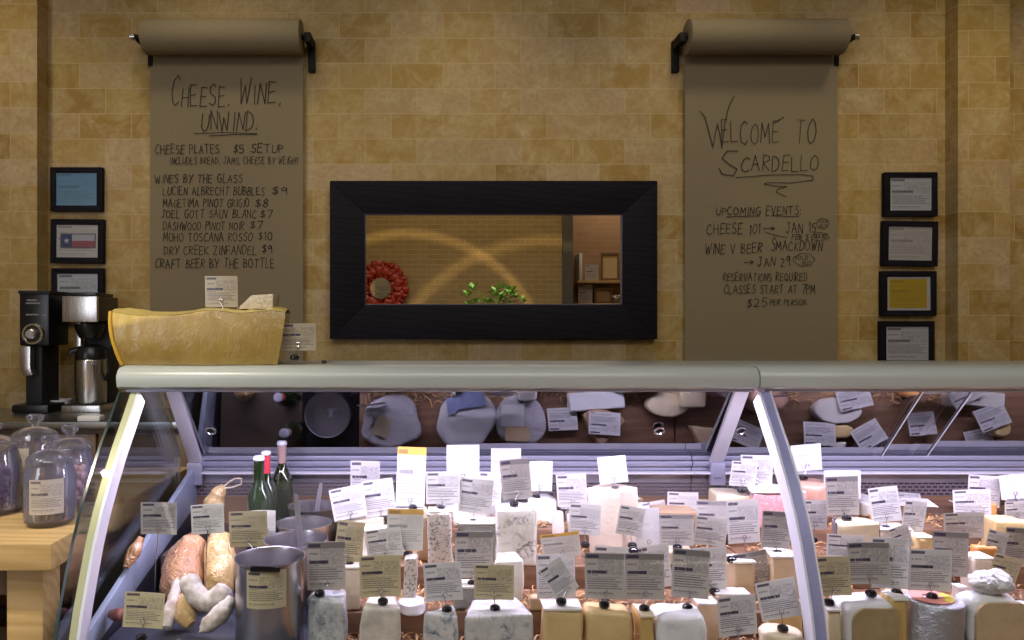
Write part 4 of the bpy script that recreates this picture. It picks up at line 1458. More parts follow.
ch('thin slice-like yellow wedge beside the white wrapped cheese', 'block', 644, 14, 611, 1.86, 0.08, 'ch_honey', rind='top', cut='ch_cream')
ch('plump white cheese wrapped in creased film', 'block', 677, 51, 609, 1.865, 0.10, 'ch_brie', name='wrapped_cheese', bev=0.024, amp=0.005)
ch('pale orange upright wedge just behind the white wrapped cheese', 'block', 705, 21, 601, 1.925, 0.05, 'ch_tan', rind='top', cut='ch_white')
ch('low oval pale cheese lying flat at the foot of the white post', 'round', 781, 41, 630, 1.85, 0.09, 'ch_cream', name='cheese_round', bev=0.012)
ch('small narrow cream wedge next to the blue-grey post', 'block', 828, 13, 606, 1.86, 0.07, 'ch_cream', rind='top', cut='ch_white')
ch('half brie with thick white rind and rounded brown cut face', 'block', 863, 50, 598, 1.87, 0.09, 'ch_brie', name='brie_half', bev=0.018, amp=0.003, rind='face', cut='ch_oliv')
ch('slim honey-yellow wedge between the half brie and the foil wheel', 'block', 895, 15, 596, 1.86, 0.06, 'ch_honey', rind='top', cut='ch_white')
foil_c, foil_h = ch('tall silver foil wrapped cheese drum with a pink and yellow ring label', 'round', 931, 54, 598, 1.87, 0.13, 'foil', name='foil_wheel', bev=0.006, amp=0.002)
brie2, brie2_h = ch('white film-wrapped brie half carrying a crumpled lump', 'block', 987, 54, 593, 1.87, 0.075, 'ch_brie', name='brie_half', bev=0.030, amp=0.005, rind='face', cut='ch_tan')
ch('pale slim wedge between foil drum and the lumpy brie', 'block', 959, 9, 586, 1.95, 0.03, 'ch_beige', base=0.545, rind='top', cut='ch_white')
ch('white cheese at the picture edge beside the lumpy brie', 'round', 1028, 24, 604, 1.87, 0.06, 'ch_brie', name='cheese_round')
# rings on the foil drum's label and the lump on the brie
rb = bmesh.new()
rw = 54 * 1.87 / F / 2
lathe(rb, [(rw * 0.74, foil_h + 0.0015), (rw * 0.74, foil_h + 0.003), (rw * 0.28, foil_h + 0.003), (rw * 0.28, foil_h + 0.0015)], 36, close=True)
obj('ring_label', rb, M['lab_pink'], foil_c)
rb = bmesh.new()
a0, a1 = -1.2, 0.5
n = 14
top_ = [(rw * 0.74 * math.cos(a0 + (a1 - a0) * i / n), rw * 0.74 * math.sin(a0 + (a1 - a0) * i / n)) for i in range(n + 1)]
inn_ = [(rw * 0.42 * math.cos(a0 + (a1 - a0) * i / n), rw * 0.42 * math.sin(a0 + (a1 - a0) * i / n)) for i in range(n + 1)]
extrude_poly(rb, top_ + inn_[::-1], 'z', foil_h + 0.0031, foil_h + 0.0042)
obj('yellow_label_segment', rb, M['lab_yellow'], foil_c)
lb = bmesh.new()
bmesh.ops.create_icosphere(lb, subdivisions=4, radius=1.0)
for v in lb.verts: v.co = Vector((v.co.x * 0.056, v.co.y * 0.034, v.co.z * 0.027 + 0.026))
rough(lb, 0.010, 42, 5)
for v in lb.verts: v.co.z = max(0, v.co.z)
tag(obj('wrapped_cheese_lump', lb, M['lumpwrap'], None, (X(990, 1.87), 1.865, 0.545 + brie2_h + 0.002)), 'crumpled white wrapped lump lying on the film-wrapped brie half', 'cheese', CH_GROUP)

# second row
ch('pale upright wedge under the tilted warm-lit card, behind the mottled block', 'block', 352, 19, 566, 1.985, 0.04, 'ch_beige', rind='top', cut='ch_white')
ch('slim speckled column beside the streaked block', 'block', 409, 13, 556, 2.0, 0.05, 'ch_speck', name='cheese_column')
ch('white-topped cheese with a dark grey bark side, behind the narrow blue wedge', 'block', 472, 36, 584, 2.0, 0.06, 'ch_bark', name='cheese_block', rind='top', cut='ch_white')
ch('bluish white block in the gap above the big front block', 'trap', 506, 32, 556, 2.06, 0.08, 'ch_white', name='cheese_block')
ch('rusty wedge under the orange-striped and diamond cards', 'block', 541, 24, 596, 1.975, 0.03, 'ch_tan')
ch('beige block standing under the dark card left of the white post', 'trap', 781, 32, 553, 2.05, 0.08, 'ch_tan', name='cheese_block', rind='top', cut='ch_white')
ch('tan upright wedge behind the slanting card near the post', 'block', 740, 22, 559, 2.06, 0.07, 'ch_tan', rind='top', cut='ch_white')
ch('creamy white-topped block beside the pale orange upright wedge', 'block', 730, 34, 592, 1.985, 0.05, 'ch_cream', name='cheese_block', base=0.605, rind='top', cut='ch_white')
ch('yellow slab under the slanting grey card by the post', 'block', 783, 34, 598, 1.925, 0.035, 'ch_yellow', name='cheese_slab')
ch('beige upright block between two slanted cards near the picture edge', 'block', 977, 20, 556, 2.05, 0.06, 'ch_beige', name='cheese_block', rind='top', cut='ch_white')
ch('orange wedge peeping above the beige upright block', 'block', 983, 22, 545, 2.10, 0.03, 'ch_orange')
ch('tan block under the card between honey wedge and drum', 'block', 897, 28, 590, 1.975, 0.03, 'ch_tan', name='cheese_block')
# third row
ch('tall speckled cheese slab with white top in the third row', 'block', 441, 25, 510, 2.175, 0.055, 'ch_speck', name='cheese_slab', rind='top', cut='ch_white')
ch('narrow brown slab pressed against the tall speckled one', 'block', 424, 12, 514, 2.20, 0.05, 'ch_brown', name='cheese_slab')
ch('white-topped grey barky cheese between the two tall slabs', 'block', 478, 40, 521, 2.20, 0.07, 'ch_bark', name='cheese_block', rind='top', cut='ch_white')
ch('tall white slab with dark veins, tallest in the third row', 'block', 515, 39, 506, 2.175, 0.075, 'ch_gorg', name='cheese_slab', rind='side', cut='ch_white')
ch('small white knob of cheese beside the tall veined slab', 'round', 558, 12, 512, 2.24, 0.04, 'ch_white', name='cheese_round', bev=0.012)
ch('tall beige block with one corner turned forward under the blank card', 'corner', 614, 50, 488, 2.25, 0.14, 'ch_beige', name='cheese_block', bev=0.003)
ch('half wheel with dark rind and pale cut paste past the post', 'half', 851, 42, 520, 2.17, 0.075, 'ch_cream', name='cheese_half_wheel', rind='back', cut='ch_dark')
ch('pale block with cream top beside the dark-rind half wheel', 'block', 888, 34, 527, 2.21, 0.07, 'ch_beige', name='cheese_block', rind='top', cut='ch_white')
ch('small pale yellow wedge below the leaning grey card', 'block', 921, 18, 536, 2.17, 0.05, 'ch_yellow', rind='top', cut='ch_cream')
ch('yellow wedge under the white cards near the picture edge', 'trap', 1003, 36, 518, 2.22, 0.08, 'ch_yellow')
ch('pale wedge under the grey card to the right of the beige corner block', 'block', 677, 30, 548, 2.165, 0.05, 'ch_cream')
ch('brown-topped wedge behind the row of dark cards', 'block', 632, 26, 552, 2.165, 0.05, 'ch_tan')
ch('whitish block behind the warm-lit and grey tilted cards', 'block', 378, 30, 527, 2.19, 0.06, 'ch_white', name='cheese_block')
# back row
ch('brown-crusted white wedge under the bright blank card in the back row', 'trap', 541, 28, 497, 2.43, 0.09, 'ch_white', rind='bottom', cut='ch_brown')
ch('low pale yellow slab left of the pink-faced wheel', 'trap', 729, 40, 492, 2.44, 0.12, 'ch_cream', name='cheese_slab')
ch('white-rinded wheel cut open to a pink face behind the post', 'half', 770, 52, 488, 2.40, 0.13, 'ch_pink', name='cheese_half_wheel', rind='top', cut='ch_white')
ch('rounded rusty brown cheese just past the blue-grey post', 'round', 808, 44, 480, 2.45, 0.12, 'ch_rust', name='cheese_round', bev=0.03)
ch('small bright orange piece near the grille', 'block', 985, 16, 502, 2.42, 0.05, 'ch_orange')
ch('white block under the tall orange-topped card', 'block', 412, 34, 508, 2.36, 0.045, 'ch_white', name='cheese_block')
ch('white block holding up the printed cards above the barky cheese', 'block', 470, 34, 506, 2.40, 0.08, 'ch_white', name='cheese_block')
ch('pale block behind the overlapping white cards by the pots', 'block', 366, 40, 516, 2.38, 0.08, 'ch_beige', name='cheese_block')
ch('brown cheese half hidden behind white cards, right of the corner block', 'block', 672, 40, 508, 2.40, 0.09, 'ch_brown', name='cheese_block')
ch('white piece under the faint card, left of the beige corner block', 'block', 578, 24, 512, 2.40, 0.06, 'ch_white', name='cheese_block')

# ------------------------------------------------------------------ price cards
CARD_GROUP = 'price cards on wire holders'
puck_me = None


def price_card(label, cx, yt, yb, w, rot, y, puck=None, style='card', top=None, lean=None):
    """a printed card held by a wire clip; puck is the pixel of its black foot"""
    global puck_me
    rs = random.Random(int(cx * 7 + yt))
    px, py = puck if puck else (cx + rs.uniform(-2, 2), min(yb + 9, 655))
    zf = Z(py, y)
    floor_h = base_at(y) if top is None else top
    foot = Vector((X(px, y), y - 0.004, zf - 0.005))
    if zf < floor_h + 0.004:
        foot.z = floor_h + 0.001
    r = thing('price_card', label, 'price card', foot, group=CARD_GROUP)
    # foot
    if puck_me is None:
        b = bmesh.new()
        lathe(b, [(0, 0), (0.010, 0), (0.0132, 0.004), (0.0138, 0.008), (0.0122, 0.013), (0.0075, 0.0165), (0, 0.0175)], 20)
        o = obj('holder_foot', b, M['puck'], r)
        puck_me = o.data
    else:
        put('holder_foot', puck_me, r)
    # sheet
    cw, chh = w * y / F, (yb - yt) * y / F
    if rot:
        a = abs(math.radians(rot))
        # px box of the turned card -> its own sides
        k = max(0.2, math.cos(a) ** 2 - math.sin(a) ** 2)
        cw, chh = max(0.05, (cw * math.cos(a) - chh * math.sin(a)) / k), max(0.05, (chh * math.cos(a) - cw * math.sin(a)) / k)
    b = bmesh.new()
    uvl = b.loops.layers.uv.verify()
    nx, nz = 4, 5
    bend = rs.uniform(-0.004, 0.005)
    ln = math.radians(rs.uniform(-7, 6) if lean is None else lean)
    ctr = Vector((X(cx, y), y + 0.004, (Z(yt, y) + Z(yb, y)) / 2)) - foot
    rm = Matrix.Rotation(math.radians(-rot), 3, 'Y') @ Matrix.Rotation(-ln, 3, 'X') @ Matrix.Rotation(math.radians(rs.uniform(-7, 7)), 3, 'Z')
    grid = {}
    for s, off in ((0, -0.00025), (1, 0.00025)):
        for i in range(nx + 1):
            for j in range(nz + 1):
                u, v = i / nx, j / nz
                p = Vector(((u - 0.5) * cw, off + bend * (1 - (2 * u - 1) ** 2) + 0.4 * bend * v, (v - 0.5) * chh))
                grid[s, i, j] = b.verts.new(rm @ p + ctr)
        for i in range(nx):
            for j in range(nz):
                q = [grid[s, i, j], grid[s, i + 1, j], grid[s, i + 1, j + 1], grid[s, i, j + 1]]
                f = b.faces.new(q)
                for lp, (a_, c_) in zip(f.loops, ((i, j), (i + 1, j), (i + 1, j + 1), (i, j + 1))):
                    lp[uvl].uv = (a_ / nx, c_ / nz) if s == 0 else (1 - a_ / nx, c_ / nz)
    me = bpy.data.meshes.new('card_sheet')
    b.to_mesh(me); b.free()
    for p in me.polygons: p.use_smooth = True
    me.materials.append(M[style])
    put('card_sheet', me, r)
    # wire: stem and a small loop gripping the card's lower edge
    bot = rm @ Vector((0, bend - 0.002, -chh * 0.5 + 0.012)) + ctr
    b = bmesh.new()
    tube(b, [(0, 0, 0.010), (bot.x * 0.35, 0.0, max(0.012, bot.z * 0.55)), (bot.x * 0.8, bot.y - 0.002, bot.z - 0.006), (bot.x, bot.y - 0.002, bot.z)], 0.0011, 6)
    lp_ = [(bot.x + 0.0055 * math.sin(2 * PI * i / 12), bot.y - 0.0028, bot.z + 0.006 - 0.006 * math.cos(2 * PI * i / 12)) for i in range(13)]
    tube(b, lp_, 0.0009, 6)
    obj('wire_clip', b, M['wire'], r)
    return r


pc = price_card
# sausage bay
pc('white card on a tall pin above the salami near the end post', 158, 503, 535, 37, 0, 2.12, (155, 603), 'card', top=0.0)
pc('slightly turned white card on a tall pin in front of the hams', 207, 504, 535, 34, 3, 2.01, (206, 600), 'card', top=0.0)
pc('warm-lit card in front of the green bottles', 248, 511, 548, 38, 0, 2.16, (258, 556), 'card_warm_lit', top=0.0)
pc('white card half hidden behind the warm-lit card at the bottles', 263, 511, 545, 24, 0, 2.19, (266, 552), 'card', top=0.0)
pc('warm-lit card standing low on the slate in front of the sausages', 143, 593, 629, 43, -2, 1.83, (142, 638), 'card_warm_lit')
# front row
pc('grey card with dark header on the mottled block by the pot', 326, 541, 591, 38, 0, 1.90, (320, 594), 'card_band')
pc('warm-lit card on the streaked tan block', 380, 556, 598, 42, 1, 1.87, (383, 602), 'card_warm_lit')
pc('slightly tilted white card on the narrow blue-veined wedge', 443, 562, 603, 41, 5, 1.86, (447, 610), 'card')
pc('warm-lit card on the big white block with blue patches', 494, 565, 600, 40, 0, 1.88, (495, 609), 'card_warm_lit')
pc('white card turned like a diamond on the curved yellow wedge', 559, 557, 601, 41, 33, 1.855, (561, 602), 'card')
pc('dark-headed card on the broad golden wedge', 605, 554, 599, 39, 0, 1.86, (604, 605), 'card_band')
pc('dark-headed card on the thin slice-like yellow wedge', 645, 554, 600, 39, 0, 1.862, (644, 609), 'card_band')
pc('grey card with a visible wire loop on the white wrapped cheese', 691, 549, 599, 40, -4, 1.875, (687, 608), 'card_band')
pc('grey card low down between wrapped cheese and flat oval cheese', 738, 595, 638, 43, 4, 1.835, (738, 645), 'card')
pc('grey card leaning above the flat oval cheese by the post', 779, 578, 622, 46, 10, 1.845, (782, 629), 'card')
pc('warm-lit card on the small narrow wedge by the blue-grey post', 834, 557, 597, 37, 2, 1.86, (828, 603), 'card_warm_lit')
pc('dark-headed card standing on the half brie', 870, 543, 585, 42, 1, 1.868, (870, 594), 'card_band')
pc('white card behind the half brie card, on the honey wedge', 891, 538, 589, 37, -1, 1.885, (896, 593), 'card')
pc('grey card on the foil wrapped drum', 931, 549, 592, 45, -2, 1.87, (931, 597), 'card')
pc('warm-lit card slanting down to the picture edge, behind the lumpy brie', 1006, 553, 590, 37, -16, 1.93, (1018, 604), 'card_warm_lit')
# second row
pc('warm-lit card tilted beside the steel pots', 349, 519, 565, 33, -8, 2.0, (350, 566), 'card_warm_lit')
pc('pale lavender card tilted above the warm-lit card of the streaked block', 384, 527, 560, 40, 8, 2.02, (383, 576), 'card')
pc('white card with an orange header above the slim speckled column', 405, 509, 551, 38, -2, 2.03, (408, 555), 'card_orange')
pc('grey dark-headed card on the barky white-topped cheese', 474, 532, 578, 38, 0, 2.0, (472, 584), 'card_band')
pc('lying white card with an orange header at the left of the beige corner block', 561, 530, 561, 42, 8, 2.08, (560, 575), 'card_orange')
pc('grey card behind the diamond-turned card', 556, 554, 600, 40, 2, 1.93, (548, 604), 'card')
pc('white card peeping out above the golden wedge card', 611, 546, 590, 38, -4, 2.03, (604, 600), 'card')
pc('white card peeping out above the thin slice card', 654, 544, 590, 40, 6, 2.04, (633, 551), 'card')
pc('pinkish grey card behind the looped-wire card', 710, 548, 590, 36, 0, 1.99, (714, 592), 'card')
pc('slanting pale card on the tan upright wedge near the post', 753, 549, 590, 39, 11, 2.05, (731, 560), 'card_band')
pc('dark grey card on the beige block left of the white post', 777, 511, 550, 32, -4, 2.06, (777, 554), 'card_band')
pc('pale card between the post and the dark-rind half wheel', 846, 534, 562, 39, -3, 2.02, (833, 566), 'card')
pc('dark olive-grey card above the foil drum', 951, 531, 577, 38, -3, 2.04, (955, 585), 'card_band')
pc('pale card tilted down above the beige upright block', 997, 529, 560, 27, -15, 2.09, (1008, 566), 'card')
pc('grey-headed card at the picture edge beside the tilted pale card', 1017, 527, 566, 23, -2, 2.12, (1010, 572), 'card_band')
# third row
pc('printed white card next to the tall orange-headed card', 443, 472, 504, 34, 0, 2.19, (441, 509), 'card')
pc('lavender card sloping over the barky grey cheese', 476, 477, 515, 36, -5, 2.20, (473, 523), 'card')
pc('grey card standing on the tall veined slab', 516, 458, 501, 33, 5, 2.175, (514, 505), 'card_band')
pc('white card in front of the white knob, left of the beige corner block', 585, 504, 536, 33, -3, 2.165, (585, 545), 'card')
pc('white card tilted against the beige corner block', 631, 505, 538, 30, -9, 2.165, (632, 546), 'card')
pc('mauve grey card, darkest of the cluster right of the beige corner block', 677, 515, 546, 34, 0, 2.155, (677, 548), 'card_band')
pc('white card left of the mauve grey card, reaching lower', 648, 508, 548, 26, 2, 2.18, (650, 552), 'card_blank')
pc('lavender card right of the mauve grey card', 711, 516, 548, 34, -5, 2.16, (712, 556), 'card')
pc('pale card above the slanting card, left of the post', 744, 500, 544, 35, 2, 2.175, (745, 558), 'card')
pc('white card standing behind the blue-grey post', 815, 500, 530, 26, 0, 2.20, (812, 540), 'card')
pc('brownish grey dark-headed card on the dark-rind half wheel', 843, 476, 516, 34, 2, 2.17, (846, 519), 'card_band')
pc('leaning white card on the pale block past the post', 886, 486, 524, 33, 7, 2.205, (885, 529), 'card')
pc('grey-white card leaning right above the small yellow wedge', 915, 500, 535, 28, -7, 2.19, (914, 538), 'card')
pc('grey card steeply tilted in front of the pale block', 902, 524, 552, 26, 19, 2.14, (905, 560), 'card')
pc('bluish card above the dark olive-grey card', 965, 512, 540, 40, 3, 2.15, (968, 548), 'card')
# back row
pc('white card rising behind the pots against the rear rail', 365, 461, 500, 30, 0, 2.47, (366, 512), 'card')
pc('lavender white card turned upward beside the pots', 348, 484, 522, 40, 12, 2.335, (350, 530), 'card')
pc('white card overlapping the upturned card by the pots', 379, 478, 518, 36, 8, 2.36, (380, 524), 'card')
pc('very tall bright card with a narrow orange top', 411, 447, 507, 31, -2, 2.35, (413, 508), 'card_orange')
pc('bright white card against the rear rail, next right of the tallest card', 463, 445, 480, 33, 0, 2.44, (462, 500), 'card_blank')
pc('white card with a blue line behind the lavender sloping card', 490, 472, 506, 26, -4, 2.40, (486, 505), 'card')
pc('bright white card rising behind the card on the veined slab', 506, 448, 482, 30, 0, 2.45, (506, 492), 'card_blank')
pc('blank white card on the brown-crusted wedge', 541, 461, 492, 24, -1, 2.42, (536, 497), 'card_blank')
pc('white card tilted next to the beige corner block', 572, 473, 508, 32, 4, 2.37, (574, 514), 'card')
pc('blank white card tilted on top of the beige corner block', 613, 455, 485, 31, 7, 2.25, (615, 490), 'card_blank')
pc('white card standing upright in front of the grille, left of the bronze gap', 683, 492, 520, 30, 0, 2.43, (684, 530), 'card')
pc('small white card tipped left beside the beige corner block', 655, 500, 524, 27, 9, 2.44, (660, 534), 'card')
pc('white card left of the low yellow slab in the back row', 713, 501, 534, 31, 0, 2.30, (712, 540), 'card_band')
pc('white card overlapping another above the low yellow slab', 744, 460, 488, 29, -5, 2.40, (741, 491), 'card')
pc('white card behind the overlapping pair above the pink-faced wheel', 757, 455, 486, 31, 0, 2.43, (756, 490), 'card')
pc('bright blank card on the rusty brown round past the post', 807, 443, 473, 32, 6, 2.44, (803, 478), 'card_blank')
pc('bright white card tucked behind the brownish grey card past the post', 843, 470, 500, 36, 2, 2.40, (850, 512), 'card_blank')
pc('white card leaning in front of the perforated grille', 973, 489, 520, 37, 3, 2.30, (975, 530), 'card')
pc('grey white card standing behind the one leaning at the grille', 985, 475, 508, 33, -3, 2.44, (988, 516), 'card')
pc('bright white card in the back corner at the picture edge', 1015, 474, 500, 30, 4, 2.42, (1016, 512), 'card_blank')
pc('white card at the picture edge above the yellow wedge', 1017, 500, 522, 24, 5, 2.26, (1018, 530), 'card')

# ------------------------------------------------------------------ things on top of the case
TOP = 1.241
py_ = 2.26
pw = thing('parmesan_half_wheel', 'big golden film-wrapped cheese half wheel lying on the case top', 'cheese', (X(195, py_), py_, TOP))
b = bmesh.new()
# front outline: left rim bows out, top edge dips, bottom is slightly shorter
zt = Z(311, 2.15) - TOP
n = 24
def front(u):
    x = X(108, 2.13) + (X(284, 2.13) - X(108, 2.13)) * u - X(195, py_)
    dip = 0.016 * math.exp(-((u - 0.24) / 0.15) ** 2) + 0.004 * math.sin(u * 19)
    return x, zt - dip - 0.004 * u
levels = 9
nd = 7
grid = {}
for i in range(n + 1):
    u = i / n
    xt, z_ = front(u)
    for j in range(levels + 1):
        v = j / levels
        zz = 0.001 + (z_ - 0.001) * v
        # sides taper towards the foot, belly in the middle
        xx = xt * (1 - 0.16 * (1 - v) ** 1.7) if u < 0.5 else xt * (1 - 0.075 * (1 - v) ** 1.6)
        yy = -0.105 - 0.022 * math.sin(PI * (0.15 + 0.7 * v)) - 0.012 * math.sin(PI * u)
        grid[i, j] = b.verts.new((xx, yy, zz))
for i in range(n):
    for j in range(levels):
        b.faces.new((grid[i, j], grid[i + 1, j], grid[i + 1, j + 1], grid[i, j + 1]))
bmesh.ops.recalc_face_normals(b, faces=b.faces)
# sides and back
backg = {}
for i in range(n + 1):
    for j in (0, levels):
        f_ = grid[i, j].co
        backg[i, j] = b.verts.new((f_.x * 0.9, 0.11 + 0.03 * math.sin(PI * i / n), f_.z * (1.0 if j else 1)))
for i in range(n):
    b.faces.new((grid[i, 0], backg[i, 0], backg[i + 1, 0], grid[i + 1, 0]))
    b.faces.new((backg[i, 0], backg[i, levels], backg[i + 1, levels], backg[i + 1, 0]))
for i in (0, n):
    b.faces.new([grid[i, j] for j in range(levels + 1)] + [backg[i, levels], backg[i, 0]])
tops = [grid[i, levels].co.copy() for i in range(n + 1)], [backg[i, levels].co.copy() for i in range(n + 1)]
left_rim = [grid[0, j].co.copy() for j in range(levels + 1)]
rough(b, 0.0025, 18, 3)
for v in b.verts: v.co.z = max(0.0006, v.co.z)
obj('rind_face', b, M['parm_rind'], pw, smooth=60)
b = bmesh.new()
rows = []
rs = random.Random(4)
for j in range(9):
    t = j / 8
    rows.append([b.verts.new(tops[0][i].lerp(tops[1][i], t) + Vector((0, 0, 0.001 + (0.008 * noise.noise(Vector((i * 0.6, j * 0.7, 3))) if 0 < j < 8 else 0) + 0.012 * math.sin(PI * t)))) for i in range(n + 1)])
for j in range(8):
    for i in range(n):
        b.faces.new((rows[j][i], rows[j][i + 1], rows[j + 1][i + 1], rows[j + 1][i]))
obj('broken_top', b, M['parm_cut'], pw, smooth=60)
b = bmesh.new()
tube(b, [p + Vector((0.001, -0.001, 0)) for p in left_rim], 0.0055, 10)
obj('rim_edge', b, M['parm_edge'], pw)
# wrapped pale piece lying on it
b = bmesh.new()
q = [(X(240, 2.24), Z(311, 2.24)), (X(276, 2.24), Z(311, 2.24)), (X(277, 2.24), Z(295.5, 2.24)), (X(255, 2.24), Z(297, 2.24))]
ox, oz = X(258, 2.24), TOP + zt + 0.006
extrude_poly(b, [(p[0] - ox, p[1] - Z(311, 2.24)) for p in q], 'y', -0.045, 0.045, 0.004)
rough(b, 0.0015, 40, 8)
tag(obj('wrapped_cheese_piece', b, M['film_pale'], None, (ox, 2.24, oz)), 'small pale film-wrapped wedge lying on the golden half wheel', 'cheese')
pc('warm-lit price card standing on the golden half wheel', 221, 276, 307, 34, 0, 2.19, (225, 313), 'card_lamp_lit', top=TOP + zt - 0.01, lean=-3)
pc('warm-lit price card with a loop standing on the rail beside the golden half wheel', 298, 323, 351, 36, 1, 2.16, (295, 358.5), 'card_lamp_lit', top=TOP, lean=-3)
b = bmesh.new()
ball(b, (0, 0, 0.006), 0.008, 0.006, 0.0055, 10, 6)
tag(obj('black_clip', b, M['puck'], None, (X(324, 2.2), 2.2, TOP + 0.0008)), 'small black clip lying on the rail past the warm-lit card', 'clip')

# ------------------------------------------------------------------ sausage bay: pots, bottles, hams, salamis
D0 = 0.5458
POT = 0.094


def pot(cx, y, ytop, label, r=POT):
    p = thing('steel_pot', label, 'pot', (X(cx, y), y, D0), group='steel pots in a line')
    h = Z(ytop, y) - D0
    b = bmesh.new()
    lathe(b, [(0, 0), (r * 0.90, 0), (r * 0.955, 0.01), (r * 0.96, h - 0.012), (r * 0.985, h - 0.006), (r * 1.0, h - 0.002), (r * 0.995, h), (r * 0.965, h - 0.001), (r * 0.945, h - 0.010), (r * 0.94, 0.012), (0, 0.006)], 56)
    obj('body', b, M['steel_pot'], p, smooth=40)
    return p


pot(270, 1.905, 556, 'large round steel pot nearest the glass with a warm-lit card on its side', 35 * 1.905 / F)
pot(296, 2.105, 538, 'second steel pot from the glass, with a long-handled spoon', 0.090)
pot(304, 2.315, 522, 'third steel pot from the glass, half hidden by the second', 0.087)
pot(314, 2.515, 505, 'farthest steel pot, by the rear grille', 0.086)
# card hung on the front pot
pcx, pcy = X(264.5, 1.81), 1.905
ht = thing('price_card', 'warm-lit card clipped to the rim of the large front pot', 'price card', (X(262, 1.815), 1.80, Z(569, 1.81)), group=CARD_GROUP)
b = bmesh.new(); uvl = b.loops.layers.uv.verify()
prev = None
x0_, x1_ = X(245, 1.805), X(284, 1.805)
for i in range(7):
    xx = x0_ + (x1_ - x0_) * i / 6
    yy = 1.905 - math.sqrt(max(0, (35 * 1.905 / F) ** 2 - (xx - X(270, 1.905)) ** 2)) - 0.0035
    c_ = [b.verts.new((xx, yy, zq)) for zq in (Z(609, 1.815), Z(571, 1.815))]
    if prev:
        f = b.faces.new((prev[0], c_[0], c_[1], prev[1]))
        for lp, uv in zip(f.loops, (((i - 1) / 6, 0), (i / 6, 0), (i / 6, 1), ((i - 1) / 6, 1))): lp[uvl].uv = uv
    prev = c_
obj('card_sheet', shift(b, ht), M['card_warm_lit'], ht)
b = bmesh.new()
yy = 1.905 - 35 * 1.905 / F
box(b, X(250, 1.81), X(280, 1.81), yy - 0.008, yy + 0.004, Z(572, 1.81), Z(566.5, 1.81), 0.002)
obj('clip_bar', shift(b, ht), M['puck'], ht)


def spoon(label, foot, tip, wdt):
    s = thing('serving_spoon', label, 'spoon', foot, group='spoons in the pots')
    b = bmesh.new()
    a, t = Vector((0, 0, 0)), Vector(tip) - Vector(foot)
    side = Vector((1, 0, 0)) * wdt
    n_ = 6
    prev = None
    for i in range(n_ + 1):
        p = a.lerp(t, i / n_)
        k = 1.0 if i < n_ else 0.6
        q = [b.verts.new(p - side * k + Vector((0, -0.0015, 0))), b.verts.new(p + side * k + Vector((0, -0.0015, 0))), b.verts.new(p + side * k + Vector((0, 0.0015, 0))), b.verts.new(p - side * k + Vector((0, 0.0015, 0)))]
        if prev:
            for m_ in range(4): b.faces.new((prev[m_], prev[(m_ + 1) % 4], q[(m_ + 1) % 4], q[m_]))
        else: b.faces.new(q)
        prev = q
    b.faces.new(prev[::-1])
    obj('handle', b, M['steel_strip'], s)
    b = bmesh.new(); ball(b, (0, 0, -0.012), 0.022, 0.008, 0.03, 14, 8)
    obj('bowl', b, M['steel_strip'], s)


spoon('steel spoon handle rising from the second pot', W(303, 575, 2.105) + Vector((0, 0, 0.0)), W(296, 494, 2.12), 0.0075)
spoon('steel spoon handle leaning in the farthest pot', W(314, 530, 2.50), W(321, 483, 2.52), 0.0075)


def green_glass(name, col):
    t = NT(name)
    t.bsdf(col, 0.06, spec=0.6, coat=0.6)
    return t.m


M['bottle_green'] = green_glass('green_bottle_glass', (0.006, 0.018, 0.004))
M['bottle_olive'] = green_glass('olive_bottle_glass', (0.014, 0.020, 0.004))
M['bottle_red'] = plain('red_label', (0.55, 0.04, 0.06), 0.4, var=0.1)
M['bottle_tan'] = plain('tan_foil', (0.40, 0.27, 0.24), 0.4, var=0.1)
M['label_cream'] = plain('cream_bottle_label', (0.72, 0.60, 0.45), 0.6, var=0.1)


def bottle(label, cx, y, ytop, ybase, r, body_m, neck_m, cap=True):
    zt, z0 = Z(ytop, y), Z(ybase, y)
    h = zt - z0
    k = thing('wine_bottle', label, 'bottle', (X(cx, y), y, z0), group='bottles beside the hams')
    b = bmesh.new()
    lathe(b, [(0, 0), (r * 0.9, 0), (r, 0.006), (r, h * 0.52), (r * 0.93, h * 0.58), (r * 0.62, h * 0.66), (r * 0.42, h * 0.72), (r * 0.38, h * 0.78), (r * 0.38, h * 0.93), (0, h * 0.93)], 32)
    obj('glass_body', b, body_m, k, smooth=50)
    b = bmesh.new()
    lathe(b, [(r * 0.40, h * 0.745), (r * 0.415, h * 0.745), (r * 0.415, h * 0.935), (r * 0.40, h * 0.945), (0, h * 0.945)], 24)
    obj('neck_foil', b, neck_m, k)
    b = bmesh.new()
    lathe(b, [(0, h * 0.945), (r * 0.46, h * 0.945), (r * 0.50, h * 0.96), (r * 0.40, h * 0.99), (0, h)], 20)
    obj('stopper', b, M['cork'], k)
    return k, h


# riser board behind the hams that the bottles stand on
RZ = 0.655
rs_ = thing('riser_box', 'dark riser box at the back of the sausage bay, under the bottles', 'riser', (-0.69, 2.5, D0))
obj('box_body', shift(B(-0.85, -0.535, 2.28, 2.655, D0, RZ, 0.003), rs_), M['riser_brown'], rs_)


def stand(cx, y): return CY + (EYE - RZ - 0.0008) * F / y


bottle('green wine bottle with a green neck, in front of the red-necked one', 259, 2.34, 455, stand(259, 2.34), 0.038, M['bottle_green'], M['bottle_green'])
bottle('red-necked bottle between two green bottles', 266, 2.45, 450, stand(266, 2.45), 0.034, M['bottle_green'], M['bottle_red'])
bottle('tallest olive-green bottle with a tan neck and white stopper', 282, 2.575, 440, stand(282, 2.575), 0.036, M['bottle_olive'], M['bottle_tan'])


